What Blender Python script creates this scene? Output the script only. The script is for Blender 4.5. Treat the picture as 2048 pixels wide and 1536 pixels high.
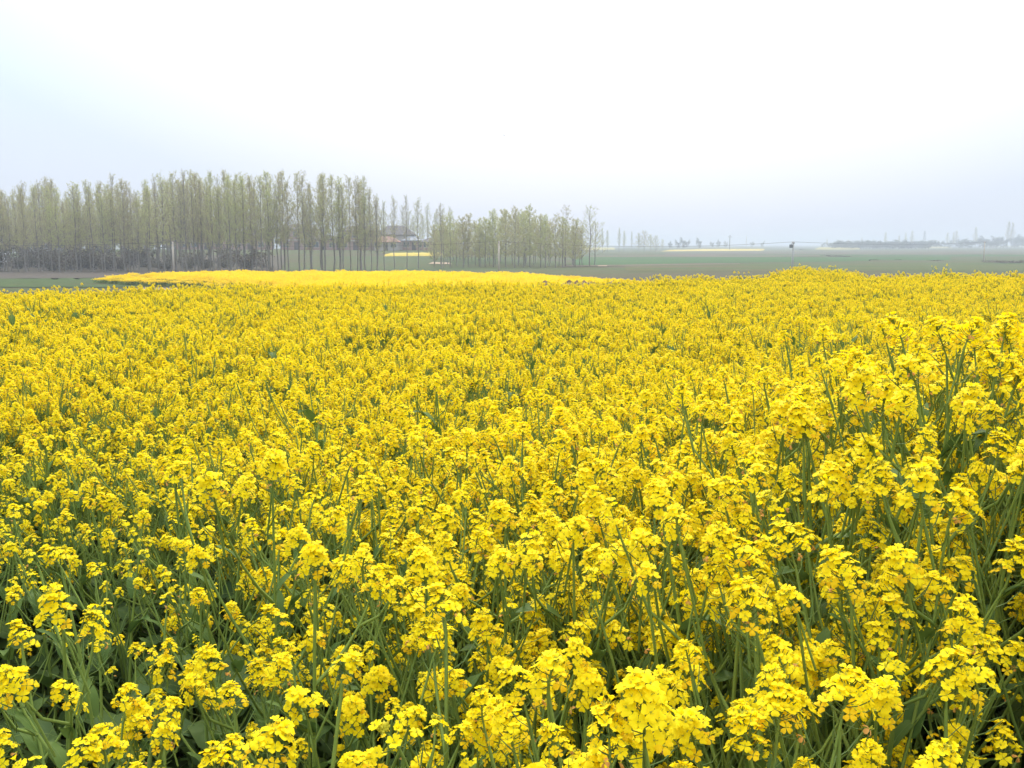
import bpy, math, random
import numpy as np
from mathutils import Vector, Matrix

# ------------------------------------------------------------------ camera, sky, sun, exposure
scene = bpy.context.scene
C = scene.collection
for o in list(bpy.data.objects):
    bpy.data.objects.remove(o)
R = math.radians
CAM_Z = 1.6
PITCH = R(8.1)
FPX = 1967.0                        # focal length in pixels of a 2048 px wide frame

cam_data = bpy.data.cameras.new('camera')
cam_data.sensor_width = 36.0
cam_data.lens = 36.0 * FPX / 2048.0
cam_data.clip_start = 0.05
cam_data.clip_end = 12000.0
cam = bpy.data.objects.new('camera', cam_data)
C.objects.link(cam)
cam.location = (0, 0, CAM_Z)
cam.rotation_euler = (math.pi / 2 - PITCH, 0, 0)
scene.camera = cam

SUN_ELEV, SUN_AZ = R(50), R(6)      # azimuth from +Y towards +X: the sun stands high in front, behind the haze
SUN_DIR = Vector((math.sin(SUN_AZ) * math.cos(SUN_ELEV), math.cos(SUN_AZ) * math.cos(SUN_ELEV), math.sin(SUN_ELEV)))

world = bpy.data.worlds.new('World')
scene.world = world
world.use_nodes = True
nt = world.node_tree
nt.nodes.clear()
w_out = nt.nodes.new('ShaderNodeOutputWorld')
w_bg = nt.nodes.new('ShaderNodeBackground')
w_bg.inputs['Strength'].default_value = 0.1
sky = nt.nodes.new('ShaderNodeTexSky')
sky.sky_type = 'NISHITA'
sky.sun_disc = False
sky.sun_elevation = SUN_ELEV
sky.sun_rotation = SUN_AZ
sky.dust_density = 4.0
tc = nt.nodes.new('ShaderNodeTexCoord')
sep = nt.nodes.new('ShaderNodeSeparateXYZ')
nt.links.new(tc.outputs['Generated'], sep.inputs[0])
# thin bright overcast: pale blue-grey at the horizon, white above
ramp = nt.nodes.new('ShaderNodeValToRGB')
cr = ramp.color_ramp
cr.elements[0].position = 0.0
cr.elements[0].color = (6.5, 7.05, 8.3, 1)
cr.elements[1].position = 1.0
cr.elements[1].color = (21.0, 22.0, 23.0, 1)
e = cr.elements.new(0.10); e.color = (6.6, 7.45, 8.7, 1)
e = cr.elements.new(0.25); e.color = (6.6, 8.6, 9.6, 1)
e = cr.elements.new(0.55); e.color = (16.0, 17.2, 18.2, 1)
nt.links.new(sep.outputs['Z'], ramp.inputs[0])
# broad glow of the veiled sun
dot = nt.nodes.new('ShaderNodeVectorMath'); dot.operation = 'DOT_PRODUCT'
nrm = nt.nodes.new('ShaderNodeVectorMath'); nrm.operation = 'NORMALIZE'
nt.links.new(tc.outputs['Generated'], nrm.inputs[0])
nt.links.new(nrm.outputs[0], dot.inputs[0])
dot.inputs[1].default_value = SUN_DIR
glow = nt.nodes.new('ShaderNodeMapRange')
glow.interpolation_type = 'LINEAR'
glow.inputs['From Min'].default_value = 0.64
glow.inputs['From Max'].default_value = 0.97
glow.inputs['To Min'].default_value = 0.0
glow.inputs['To Max'].default_value = 1.0
nt.links.new(dot.outputs['Value'], glow.inputs['Value'])
gcol = nt.nodes.new('ShaderNodeMixRGB'); gcol.blend_type = 'MIX'
gcol.inputs[1].default_value = (0, 0, 0, 1)
gcol.inputs[2].default_value = (11.0, 8.0, 6.2, 1)
nt.links.new(glow.outputs[0], gcol.inputs[0])
addg = nt.nodes.new('ShaderNodeMixRGB'); addg.blend_type = 'ADD'; addg.inputs[0].default_value = 1.0
nt.links.new(ramp.outputs[0], addg.inputs[1])
nt.links.new(gcol.outputs[0], addg.inputs[2])
mixs = nt.nodes.new('ShaderNodeMixRGB'); mixs.inputs[0].default_value = 0.90
nt.links.new(sky.outputs[0], mixs.inputs[1])
nt.links.new(addg.outputs[0], mixs.inputs[2])
nt.links.new(mixs.outputs[0], w_bg.inputs['Color'])
nt.links.new(w_bg.outputs[0], w_out.inputs['Surface'])

sun_d = bpy.data.lights.new('sun', 'SUN')
sun_d.energy = 2.1
sun_d.angle = R(14)
sun_d.color = (1.0, 0.95, 0.86)
sun = bpy.data.objects.new('sun', sun_d)
C.objects.link(sun)
sun.rotation_euler = SUN_DIR.to_track_quat('Z', 'Y').to_euler()

vs = scene.view_settings
vs.view_transform = 'Standard'
vs.look = 'None'
vs.exposure = 0.33
vs.gamma = 1.0
vs.use_curve_mapping = False
cy = scene.cycles
cy.max_bounces = 7
cy.diffuse_bounces = 5
cy.glossy_bounces = 2
cy.transmission_bounces = 4
cy.volume_bounces = 2
cy.transparent_max_bounces = 8
cy.use_denoising = True

rng = np.random.default_rng(7)
random.seed(7)

# ------------------------------------------------------------------ small helpers
def ray(u, v):
    """Direction of a sight line, from a point of the 2048 x 1536 photograph."""
    dx, dy = (u - 1024) / FPX, (768 - v) / FPX
    cp, sp = math.cos(PITCH), math.sin(PITCH)
    return np.array([dx, cp + dy * sp, -sp + dy * cp])

def at_depth(u, v, Y):
    d = ray(u, v)
    return np.array([0, 0, CAM_Z]) + d * (Y / d[1])

def project(p):
    x, y, z = p[0], p[1], p[2] - CAM_Z
    cp, sp = math.cos(PITCH), math.sin(PITCH)
    f = y * cp - z * sp
    return 1024 + FPX * x / f, 768 - FPX * (y * sp + z * cp) / f, f

def smooth(a, b, x):
    t = np.clip((np.asarray(x, float) - a) / (b - a), 0, 1)
    return t * t * (3 - 2 * t)

def vnoise(x, y, seed=0):
    """Cheap smooth value noise, 0..1."""
    x = np.asarray(x, float); y = np.asarray(y, float)
    xi, yi = np.floor(x), np.floor(y)
    fx, fy = x - xi, y - yi
    fx = fx * fx * (3 - 2 * fx); fy = fy * fy * (3 - 2 * fy)
    def h(a, b):
        s = np.sin(a * 127.1 + b * 311.7 + seed * 74.7) * 43758.5453
        return s - np.floor(s)
    return (h(xi, yi) * (1 - fx) + h(xi + 1, yi) * fx) * (1 - fy) + (h(xi, yi + 1) * (1 - fx) + h(xi + 1, yi + 1) * fx) * fy

def tag(o, label=None, cat=None, group=None, kind=None):
    if label: o['label'] = label
    if cat: o['category'] = cat
    if group: o['group'] = group
    if kind: o['kind'] = kind
    return o

def empty(name, loc=(0, 0, 0), rz=0.0, scale=1.0):
    o = bpy.data.objects.new(name, None)
    o.empty_display_size = 0.05
    C.objects.link(o)
    o.location = loc
    o.rotation_euler = (0, 0, rz)
    o.scale = (scale,) * 3 if isinstance(scale, (int, float)) else scale
    return o

def link(name, mesh, parent=None, mat=None):
    o = bpy.data.objects.new(name, mesh)
    C.objects.link(o)
    if parent is not None: o.parent = parent
    if mat is not None: o.matrix_basis = mat
    return o

class Geo:
    """Triangle soup with a material index per triangle."""
    def __init__(s):
        s.v, s.f, s.m, s.n = [], [], [], 0
    def add(s, v, f, m):
        v = np.asarray(v, float).reshape(-1, 3); f = np.asarray(f, int).reshape(-1, 3)
        s.v.append(v); s.f.append(f + s.n)
        s.m.append(np.full(len(f), m, int) if np.isscalar(m) else np.asarray(m, int))
        s.n += len(v)
    def put(s, other, mat):
        V, F, M = other.arrays()
        A = np.array(mat)
        s.add(V @ A[:3, :3].T + A[:3, 3], F, M)
    def arrays(s):
        if not s.v: return np.zeros((0, 3)), np.zeros((0, 3), int), np.zeros(0, int)
        if len(s.v) > 1:
            s.v, s.f, s.m = [np.concatenate(s.v)], [np.concatenate(s.f)], [np.concatenate(s.m)]
        return s.v[0], s.f[0], s.m[0]
    def mesh(s, name, mats, smooth_shade=True):
        V, F, M = s.arrays()
        me = bpy.data.meshes.new(name)
        used = sorted(set(M.tolist()))
        remap = np.zeros(max(used) + 1, int)
        for i, k in enumerate(used):
            remap[k] = i
            me.materials.append(mats[k])
        me.vertices.add(len(V)); me.vertices.foreach_set('co', V.astype(np.float32).ravel())
        me.loops.add(len(F) * 3); me.loops.foreach_set('vertex_index', F.astype(np.int32).ravel())
        me.polygons.add(len(F))
        me.polygons.foreach_set('loop_start', np.arange(0, len(F) * 3, 3, dtype=np.int32))
        me.polygons.foreach_set('material_index', remap[M].astype(np.int32))
        me.polygons.foreach_set('use_smooth', np.full(len(F), bool(smooth_shade)))
        me.update(calc_edges=True)
        me.validate()
        return me

def tube(g, pts, radii, m, sides=4, cap=False):
    pts = np.asarray(pts, float); n = len(pts)
    t = np.gradient(pts, axis=0)
    t /= np.linalg.norm(t, axis=1)[:, None] + 1e-9
    ref = np.array([0.31, 0.95, 0.05]) if abs(t[0][2]) > 0.7 else np.array([0.02, 0.1, 1.0])
    a = np.cross(t, ref); a /= np.linalg.norm(a, axis=1)[:, None] + 1e-9
    b = np.cross(t, a)
    ang = np.arange(sides) * 2 * math.pi / sides
    ring = a[:, None, :] * np.cos(ang)[None, :, None] + b[:, None, :] * np.sin(ang)[None, :, None]
    V = (pts[:, None, :] + ring * np.asarray(radii, float)[:, None, None]).reshape(-1, 3)
    F = []
    for i in range(n - 1):
        for k in range(sides):
            k2 = (k + 1) % sides
            p, q, r, s_ = i * sides + k, i * sides + k2, (i + 1) * sides + k2, (i + 1) * sides + k
            F += [(p, q, r), (p, r, s_)]
    if cap:
        for base, rev in ((0, True), ((n - 1) * sides, False)):
            for k in range(1, sides - 1):
                F.append((base, base + k + 1, base + k) if rev else (base, base + k, base + k + 1))
    g.add(V, F, m)

def box(g, c0, c1, m):
    x0, y0, z0 = c0; x1, y1, z1 = c1
    V = [(x0, y0, z0), (x1, y0, z0), (x1, y1, z0), (x0, y1, z0), (x0, y0, z1), (x1, y0, z1), (x1, y1, z1), (x0, y1, z1)]
    Q = [(0, 3, 2, 1), (4, 5, 6, 7), (0, 1, 5, 4), (1, 2, 6, 5), (2, 3, 7, 6), (3, 0, 4, 7)]
    F = []
    for a, b, c, d in Q: F += [(a, b, c), (a, c, d)]
    g.add(V, F, m)

def frame(pos, zdir, spin=0.0, scale=1.0):
    z = Vector(zdir).normalized()
    M = z.to_track_quat('Z', 'Y').to_matrix().to_4x4() @ Matrix.Rotation(spin, 4, 'Z')
    return Matrix.Translation(Vector(pos)) @ M @ Matrix.Scale(scale, 4)

# ------------------------------------------------------------------ materials
def mat_base(name):
    m = bpy.data.materials.new(name)
    m.use_nodes = True
    n = m.node_tree.nodes
    n.clear()
    return m, n, m.node_tree.links, n.new('ShaderNodeOutputMaterial')

def mat_thin(name, col, col2, trans=0.3, tcol=None, rough=0.6, noise=60.0, rand=0.5, spec=0.15):
    """A thin petal or leaf: diffuse front, light passing through, slight sheen; colour varies from plant to plant and over the surface."""
    m, n, l, out = mat_base(name)
    info = n.new('ShaderNodeObjectInfo')
    tcn = n.new('ShaderNodeTexCoord')
    nz = n.new('ShaderNodeTexNoise'); nz.inputs['Scale'].default_value = noise; nz.inputs['Detail'].default_value = 2.0
    l.new(tcn.outputs['Object'], nz.inputs['Vector'])
    a = n.new('ShaderNodeMath'); a.operation = 'MULTIPLY_ADD'
    l.new(info.outputs['Random'], a.inputs[0]); a.inputs[1].default_value = rand
    b = n.new('ShaderNodeMath'); b.operation = 'MULTIPLY_ADD'
    l.new(nz.outputs[0], b.inputs[0]); b.inputs[1].default_value = 1.6; b.inputs[2].default_value = -0.3 - rand * 0.5
    l.new(b.outputs[0], a.inputs[2])
    mx = n.new('ShaderNodeMixRGB'); mx.use_clamp = True
    l.new(a.outputs[0], mx.inputs[0])
    mx.inputs[1].default_value = (*col, 1); mx.inputs[2].default_value = (*col2, 1)
    p = n.new('ShaderNodeBsdfPrincipled')
    l.new(mx.outputs[0], p.inputs['Base Color'])
    p.inputs['Roughness'].default_value = rough
    p.inputs['Specular IOR Level'].default_value = spec
    t = n.new('ShaderNodeBsdfTranslucent')
    if tcol is None: l.new(mx.outputs[0], t.inputs['Color'])
    else: t.inputs['Color'].default_value = (*tcol, 1)
    ms = n.new('ShaderNodeMixShader'); ms.inputs[0].default_value = trans
    l.new(p.outputs[0], ms.inputs[1]); l.new(t.outputs[0], ms.inputs[2])
    l.new(ms.outputs[0], out.inputs['Surface'])
    return m

def mat_solid(name, col, col2=None, rough=0.8, scale=3.0, bump=0.0, spec=0.2, detail=4.0, coords='Object'):
    m, n, l, out = mat_base(name)
    p = n.new('ShaderNodeBsdfPrincipled')
    p.inputs['Roughness'].default_value = rough
    p.inputs['Specular IOR Level'].default_value = spec
    if col2 is None: col2 = tuple(c * 0.7 for c in col)
    tcn = n.new('ShaderNodeTexCoord')
    nz = n.new('ShaderNodeTexNoise'); nz.inputs['Scale'].default_value = scale; nz.inputs['Detail'].default_value = detail
    l.new(tcn.outputs[coords], nz.inputs['Vector'])
    r = n.new('ShaderNodeMapRange'); r.inputs['From Min'].default_value = 0.3; r.inputs['From Max'].default_value = 0.7
    l.new(nz.outputs[0], r.inputs['Value'])
    mx = n.new('ShaderNodeMixRGB')
    l.new(r.outputs[0], mx.inputs[0])
    mx.inputs[1].default_value = (*col, 1); mx.inputs[2].default_value = (*col2, 1)
    l.new(mx.outputs[0], p.inputs['Base Color'])
    if bump:
        bp = n.new('ShaderNodeBump'); bp.inputs['Strength'].default_value = bump
        l.new(nz.outputs[0], bp.inputs['Height']); l.new(bp.outputs[0], p.inputs['Normal'])
    l.new(p.outputs[0], out.inputs['Surface'])
    return m

PETAL, PETAL_OLD, WILT, BUD, STEM, LEAF, LEAF_LOW, POD, LEAF_YEL = range(9)
PM = [
    mat_thin('petal_yellow', (0.95, 0.800, 0.010), (0.94, 0.730, 0.007), trans=0.45, noise=40, rand=0.6),
    mat_thin('petal_golden', (0.93, 0.67, 0.008), (0.90, 0.55, 0.010), trans=0.43, noise=40, rand=0.6),
    mat_thin('petal_withered', (0.72, 0.42, 0.14), (0.66, 0.30, 0.06), trans=0.3, noise=60, rand=0.4),
    mat_thin('bud_green', (0.42, 0.44, 0.05), (0.60, 0.52, 0.03), trans=0.15, noise=120, rand=0.4),
    mat_thin('stem_green', (0.21, 0.275, 0.055), (0.13, 0.195, 0.045), trans=0.0, noise=9, rand=0.5, rough=0.6, spec=0.15),
    mat_thin('leaf_green', (0.056, 0.108, 0.026), (0.110, 0.175, 0.036), trans=0.25, noise=14, rand=0.5, rough=0.6, spec=0.14),
    mat_thin('leaf_dark_green', (0.042, 0.082, 0.026), (0.088, 0.132, 0.030), trans=0.22, noise=14, rand=0.5, rough=0.65, spec=0.12),
    mat_thin('pod_green', (0.150, 0.215, 0.050), (0.110, 0.175, 0.055), trans=0.05, noise=20, rand=0.5, rough=0.5),
    mat_thin('leaf_yellowing', (0.26, 0.24, 0.045), (0.20, 0.15, 0.04), trans=0.2, noise=20, rand=0.5),
]
M_SOIL = mat_solid('soil', (0.10, 0.073, 0.050), (0.055, 0.042, 0.030), rough=0.95, scale=6.0, bump=0.4)
M_BARK = mat_solid('poplar_bark', (0.22, 0.200, 0.180), (0.13, 0.115, 0.105), rough=0.9, scale=4.0, bump=0.3)
M_TWIG = mat_solid('twig_bark', (0.30, 0.255, 0.215), (0.21, 0.18, 0.15), rough=0.9, scale=2.0)
M_YOUNG = mat_thin('young_poplar_leaf', (0.46, 0.49, 0.20), (0.40, 0.36, 0.20), trans=0.42, noise=0.6, rand=0.9)
M_YOUNG2 = mat_thin('shrub_leaf', (0.070, 0.066, 0.042), (0.095, 0.070, 0.052), trans=0.2, noise=0.8, rand=0.9)
M_FARLEAF = mat_thin('far_tree_leaf', (0.070, 0.085, 0.045), (0.055, 0.062, 0.042), trans=0.2, noise=0.4, rand=0.9)

# ------------------------------------------------------------------ terrain
def edge_y(x, y):
    """Depth at which the near field ends, for the direction of (x, y)."""
    u = 1024 + FPX * np.asarray(x, float) / np.maximum(np.asarray(y, float), 0.5)
    return np.interp(u, [-900, 0, 200, 370, 600, 1000, 1240, 1400, 1530, 1590, 1690, 1725, 1900, 2048, 3000],
                        np.array([12.0, 12.4, 12.6, 13.4, 13.8, 14.6, 15.0, 16.6, 17.2, 21.0, 21.0, 17.2, 17.4, 17.8, 19.0]) * 1.3)

def terrain(x, y):
    x = np.asarray(x, float); y = np.asarray(y, float)
    z = np.interp(y, [-60, 1.0, 2.0, 3.5, 5.5, 28, 33, 48, 70, 150, 200, 5000], [0, 0, -0.04, -0.11, -0.15, -0.15, -0.6, -1.7, -2.6, -2.75, -3.0, -3.0])
    rise = smooth(203, 285, y) * (1 - smooth(330, 520, y) * 0.6) * smooth(-175, -120, x) * (1 - smooth(-12, 18, x))
    z = z + 2.9 * rise
    z = z + (vnoise(x / 23, y / 31, 3) - 0.5) * 0.25 * smooth(24, 60, y) * (1 - smooth(600, 900, y))
    return z

def grid_axis(stops):
    a = []
    for (s, e, st) in stops: a += list(np.arange(s, e, st))
    return np.array(a + [stops[-1][1]])
gx = np.concatenate([-grid_axis([(1, 30, 1.5), (30, 120, 5), (120, 400, 14), (400, 3200, 140)])[::-1], grid_axis([(0, 30, 1.5), (30, 120, 5), (120, 400, 14), (400, 3200, 140)])])
gy = grid_axis([(-60, 0, 6), (0, 30, 1.0), (30, 300, 5), (300, 800, 25), (800, 3600, 140)])
GX, GY = np.meshgrid(gx, gy)
GZ = terrain(GX, GY)
g = Geo()
nx = len(gx)
idx = np.arange(len(gy) * nx).reshape(len(gy), nx)
a_, b_, c_, d_ = idx[:-1, :-1].ravel(), idx[:-1, 1:].ravel(), idx[1:, 1:].ravel(), idx[1:, :-1].ravel()
g.add(np.stack([GX.ravel(), GY.ravel(), GZ.ravel()], 1), np.concatenate([np.stack([a_, b_, c_], 1), np.stack([a_, c_, d_], 1)]), 0)

def ground_material():
    m, n, l, out = mat_base('ground')
    p = n.new('ShaderNodeBsdfPrincipled'); p.inputs['Roughness'].default_value = 0.95; p.inputs['Specular IOR Level'].default_value = 0.1
    tcn = n.new('ShaderNodeTexCoord')
    mp = n.new('ShaderNodeMapping'); mp.inputs['Scale'].default_value = (0.011, 0.035, 1)
    l.new(tcn.outputs['Object'], mp.inputs['Vector'])
    big = n.new('ShaderNodeTexNoise'); big.inputs['Scale'].default_value = 1.0; big.inputs['Detail'].default_value = 5.0; big.inputs['Roughness'].default_value = 0.65
    l.new(mp.outputs[0], big.inputs['Vector'])
    r = n.new('ShaderNodeValToRGB')
    r.color_ramp.elements[0].position = 0.36; r.color_ramp.elements[0].color = (0.066, 0.052, 0.034, 1)
    r.color_ramp.elements[1].position = 0.66; r.color_ramp.elements[1].color = (0.038, 0.066, 0.020, 1)
    e_ = r.color_ramp.elements.new(0.46); e_.color = (0.062, 0.064, 0.026, 1)
    e_ = r.color_ramp.elements.new(0.56); e_.color = (0.050, 0.070, 0.024, 1)
    l.new(big.outputs[0], r.inputs[0])
    fine = n.new('ShaderNodeTexNoise'); fine.inputs['Scale'].default_value = 3.5; fine.inputs['Detail'].default_value = 6.0
    l.new(tcn.outputs['Object'], fine.inputs['Vector'])
    mx = n.new('ShaderNodeMixRGB'); mx.blend_type = 'OVERLAY'; mx.inputs[0].default_value = 0.55
    l.new(r.outputs[0], mx.inputs[1]); l.new(fine.outputs[0], mx.inputs[2])
    # bare soil under the crop of the near field
    sp = n.new('ShaderNodeSeparateXYZ'); l.new(tcn.outputs['Object'], sp.inputs[0])
    mr = n.new('ShaderNodeMapRange'); mr.inputs['From Min'].default_value = 27.0; mr.inputs['From Max'].default_value = 34.0
    l.new(sp.outputs['Y'], mr.inputs['Value'])
    soil = n.new('ShaderNodeMixRGB'); soil.inputs[1].default_value = (0.075, 0.055, 0.038, 1); soil.inputs[2].default_value = (0.042, 0.034, 0.024, 1)
    l.new(fine.outputs[0], soil.inputs[0])
    m2 = n.new('ShaderNodeMixRGB'); l.new(mr.outputs[0], m2.inputs[0]); l.new(soil.outputs[0], m2.inputs[1]); l.new(mx.outputs[0], m2.inputs[2])
    l.new(m2.outputs[0], p.inputs['Base Color'])
    bp = n.new('ShaderNodeBump'); bp.inputs['Strength'].default_value = 0.5; bp.inputs['Distance'].default_value = 0.05
    l.new(fine.outputs[0], bp.inputs['Height']); l.new(bp.outputs[0], p.inputs['Normal'])
    l.new(p.outputs[0], out.inputs['Surface'])
    return m
ground = link('ground', g.mesh('ground', [ground_material()]))
tag(ground, kind='structure')

# haze: a closed box round camera and scene, sky outside
g = Geo(); box(g, (-3250, -70, -4.6), (3250, 3700, 18.5), 0)
hm, hn, hl, hout = mat_base('haze_air')
pv = hn.new('ShaderNodeVolumePrincipled')
pv.inputs['Color'].default_value = (0.55, 0.615, 0.72, 1)
pv.inputs['Density'].default_value = 0.0009
pv.inputs['Anisotropy'].default_value = 0.35
hl.new(pv.outputs[0], hout.inputs['Volume'])
haze = link('haze', g.mesh('haze', [hm], False))
tag(haze, kind='stuff')

# ------------------------------------------------------------------ distant field parcels (sheets draped over the ground)
def sheet(name, outline, mat, lift=0.05, kind='structure', label=None, cat=None, n=(24, 4)):
    """A parcel given as near-left, near-right, far-right, far-left corners on the ground, bordered a little unevenly."""
    P = [np.array(p, float) for p in outline]
    g_ = Geo(); V = []
    nu, nv = n
    for j in range(nv + 1):
        for i in range(nu + 1):
            s_, t_ = i / nu, j / nv
            q = (P[0] * (1 - s_) + P[1] * s_) * (1 - t_) + (P[3] * (1 - s_) + P[2] * s_) * t_
            if j in (0, nv): q = q + np.array([0, (vnoise(i * 0.9, j + q[0] * 0.01, 5) - 0.5) * 0.12 * np.linalg.norm(P[3] - P[0])])
            V.append((q[0], q[1], float(terrain(q[0], q[1])) + lift))
    F = []
    for j in range(nv):
        for i in range(nu):
            a = j * (nu + 1) + i
            F += [(a, a + 1, a + nu + 2), (a, a + nu + 2, a + nu + 1)]
    g_.add(V, F, 0)
    return tag(link(name, g_.mesh(name, [mat])), label, cat, None, kind)

def gp(u, v, z=-3.0):
    """Ground point on the plain seen at photo point (u, v)."""
    d = ray(u, v)
    t = (z - CAM_Z) / d[2]
    return (d[0] * t, d[1] * t)

def field_mat(name, c1, c2, c3):
    m, n, l, out = mat_base(name)
    p = n.new('ShaderNodeBsdfPrincipled'); p.inputs['Roughness'].default_value = 0.95; p.inputs['Specular IOR Level'].default_value = 0.1
    t = n.new('ShaderNodeTexCoord'); mp = n.new('ShaderNodeMapping'); mp.inputs['Scale'].default_value = (.02, .05, 1); l.new(t.outputs['Object'], mp.inputs['Vector'])
    a = n.new('ShaderNodeTexNoise'); a.inputs['Scale'].default_value = 1.0; a.inputs['Detail'].default_value = 8.0; a.inputs['Roughness'].default_value = .72; l.new(mp.outputs[0], a.inputs['Vector'])
    r = n.new('ShaderNodeValToRGB'); e0, e1 = r.color_ramp.elements
    e0.position, e0.color = .36, (*c3, 1); e1.position, e1.color = .62, (*c2, 1)
    q = r.color_ramp.elements.new(.47); q.color = (*c1, 1)
    l.new(a.outputs[0], r.inputs[0])
    wv = n.new('ShaderNodeTexNoise'); wv.inputs['Scale'].default_value = .8; wv.inputs['Detail'].default_value = 5; l.new(t.outputs['Object'], wv.inputs['Vector'])
    mx = n.new('ShaderNodeMixRGB'); mx.blend_type = 'OVERLAY'; mx.inputs[0].default_value = .5; l.new(r.outputs[0], mx.inputs[1]); l.new(wv.outputs[0], mx.inputs[2])
    l.new(mx.outputs[0], p.inputs['Base Color']); l.new(p.outputs[0], out.inputs['Surface'])
    return m
M_WHEAT = field_mat('wheat_green', (0.022, 0.075, 0.016), (0.040, 0.082, 0.020), (0.062, 0.066, 0.028))
M_OLIVE = field_mat('olive_grass', (0.060, 0.072, 0.020), (0.040, 0.070, 0.018), (0.090, 0.062, 0.034))
M_BROWN = field_mat('ploughed_brown', (0.120, 0.088, 0.066), (0.085, 0.080, 0.048), (0.14, 0.10, 0.075))
M_PATH = mat_solid('pale_dirt', (0.40, 0.30, 0.22), (0.30, 0.22, 0.16), rough=0.95, scale=0.4)
M_GREY = field_mat('grey_stubble', (0.080, 0.075, 0.048), (0.050, 0.070, 0.028), (0.105, 0.080, 0.058))
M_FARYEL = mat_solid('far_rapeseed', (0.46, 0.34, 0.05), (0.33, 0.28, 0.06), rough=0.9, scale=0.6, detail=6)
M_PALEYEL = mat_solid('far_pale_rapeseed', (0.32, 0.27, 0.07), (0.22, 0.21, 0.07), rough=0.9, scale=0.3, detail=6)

def strip(name, u0, u1, v_near0, v_near1, v_far0, v_far1, mat, lift=0.05):
    return sheet(name, [gp(u0, v_near0), gp(u1, v_near1), gp(u1, v_far1), gp(u0, v_far0)], mat, lift)

strip('wheat_field', 1150, 1900, 531, 519, 514, 514, M_WHEAT)
strip('wheat_field', 1500, 2400, 512.0, 512.5, 509, 509.5, M_WHEAT)
strip('grass_field', 1250, 2600, 546, 546, 529, 524, M_OLIVE)
strip('ploughed_field', 1120, 1480, 534, 530, 531.3, 527.5, M_BROWN, 0.10)
strip('ploughed_field', 1180, 1640, 514.2, 513, 511.8, 511, M_BROWN, 0.10)
strip('stubble_field', 1330, 2300, 510.5, 508.5, 502.5, 501, M_GREY, 0.10)
strip('grass_field', 1150, 1700, 509, 503, 501, 499, M_OLIVE)
strip('dirt_path', 1196, 1214, 534.2, 534, 532.4, 532.4, M_PATH, 0.15)

def crop_block(name, outline, height, mat, label, seed=0, n=(40, 8)):
    """A raised stand of rapeseed, far away: bumpy flowering top over steep sides."""
    P = [np.array(p, float) for p in outline]
    nu, nv = n
    V = []
    for j in range(nv + 1):
        for i in range(nu + 1):
            s_, t_ = i / nu, j / nv
            q = (P[0] * (1 - s_) + P[1] * s_) * (1 - t_) + (P[3] * (1 - s_) + P[2] * s_) * t_
            rim = min(i, nu - i, (j) * 1.0, (nv - j) * 1.0) > 0
            h = height * (0.85 + 0.3 * float(vnoise(i * 1.7, j * 1.3 + seed, seed))) if rim else 0.0
            V.append((q[0], q[1], float(terrain(q[0], q[1])) + h))
    F = []
    for j in range(nv):
        for i in range(nu):
            a = j * (nu + 1) + i
            F += [(a, a + 1, a + nu + 2), (a, a + nu + 2, a + nu + 1)]
    g_ = Geo(); g_.add(V, F, 0)
    return tag(link(name, g_.mesh(name, [mat])), label, 'crop', None, 'stuff')

def on_ground(u, v, y0=150, y1=420):
    """Where the sight line meets the uneven ground."""
    d = ray(u, v)
    best = None
    for Y in np.linspace(y0, y1, 700):
        t = Y / d[1]
        if CAM_Z + d[2] * t <= float(terrain(d[0] * t, Y)): best = (d[0] * t, Y); break
    return best if best is not None else (d[0] * y1 / d[1], y1)

def pg(u, Y): return ((u - 1024) / FPX * Y, Y)
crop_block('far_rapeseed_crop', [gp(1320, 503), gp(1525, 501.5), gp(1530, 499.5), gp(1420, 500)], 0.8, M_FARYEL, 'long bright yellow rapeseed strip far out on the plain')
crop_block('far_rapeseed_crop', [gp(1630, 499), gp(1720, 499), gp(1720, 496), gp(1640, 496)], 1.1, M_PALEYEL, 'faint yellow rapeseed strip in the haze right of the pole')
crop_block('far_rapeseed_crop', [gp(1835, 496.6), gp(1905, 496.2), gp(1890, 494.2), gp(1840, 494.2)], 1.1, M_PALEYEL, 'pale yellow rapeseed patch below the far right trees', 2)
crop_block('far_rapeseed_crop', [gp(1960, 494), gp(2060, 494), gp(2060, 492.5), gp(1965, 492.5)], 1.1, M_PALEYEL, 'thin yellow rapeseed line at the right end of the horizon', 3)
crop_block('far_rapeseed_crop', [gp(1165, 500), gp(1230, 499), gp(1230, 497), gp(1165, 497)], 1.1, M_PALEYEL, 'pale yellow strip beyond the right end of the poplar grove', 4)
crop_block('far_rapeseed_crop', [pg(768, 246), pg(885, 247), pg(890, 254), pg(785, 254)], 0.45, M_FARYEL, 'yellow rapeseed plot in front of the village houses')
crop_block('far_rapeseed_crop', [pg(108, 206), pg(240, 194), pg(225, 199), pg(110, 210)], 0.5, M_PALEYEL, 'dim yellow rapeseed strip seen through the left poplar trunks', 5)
sheet('dirt_path', [pg(858, 217), pg(905, 215), pg(900, 222), pg(866, 224)], M_PATH, 0.06)
sheet('grass_field', [pg(-120, 97), pg(300, 96), pg(205, 122), pg(-160, 122)], field_mat('meadow_grass', (0.042, 0.066, 0.018), (0.034, 0.064, 0.016), (0.064, 0.050, 0.026)), 0.06)
sheet('ploughed_field', [pg(-160, 122.5), pg(240, 122.5), pg(400, 160), pg(-200, 160)], mat_solid('brown_earth', (0.062, 0.048, 0.038), (0.045, 0.040, 0.030), rough=0.95, scale=0.3, detail=6), 0.06)
sheet('woodland_floor', [pg(-170, 161), pg(560, 163), pg(575, 246), pg(-170, 246)], mat_solid('leaf_litter', (0.060, 0.045, 0.034), (0.040, 0.040, 0.024), rough=0.95, scale=0.5, detail=6), 0.07)
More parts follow.
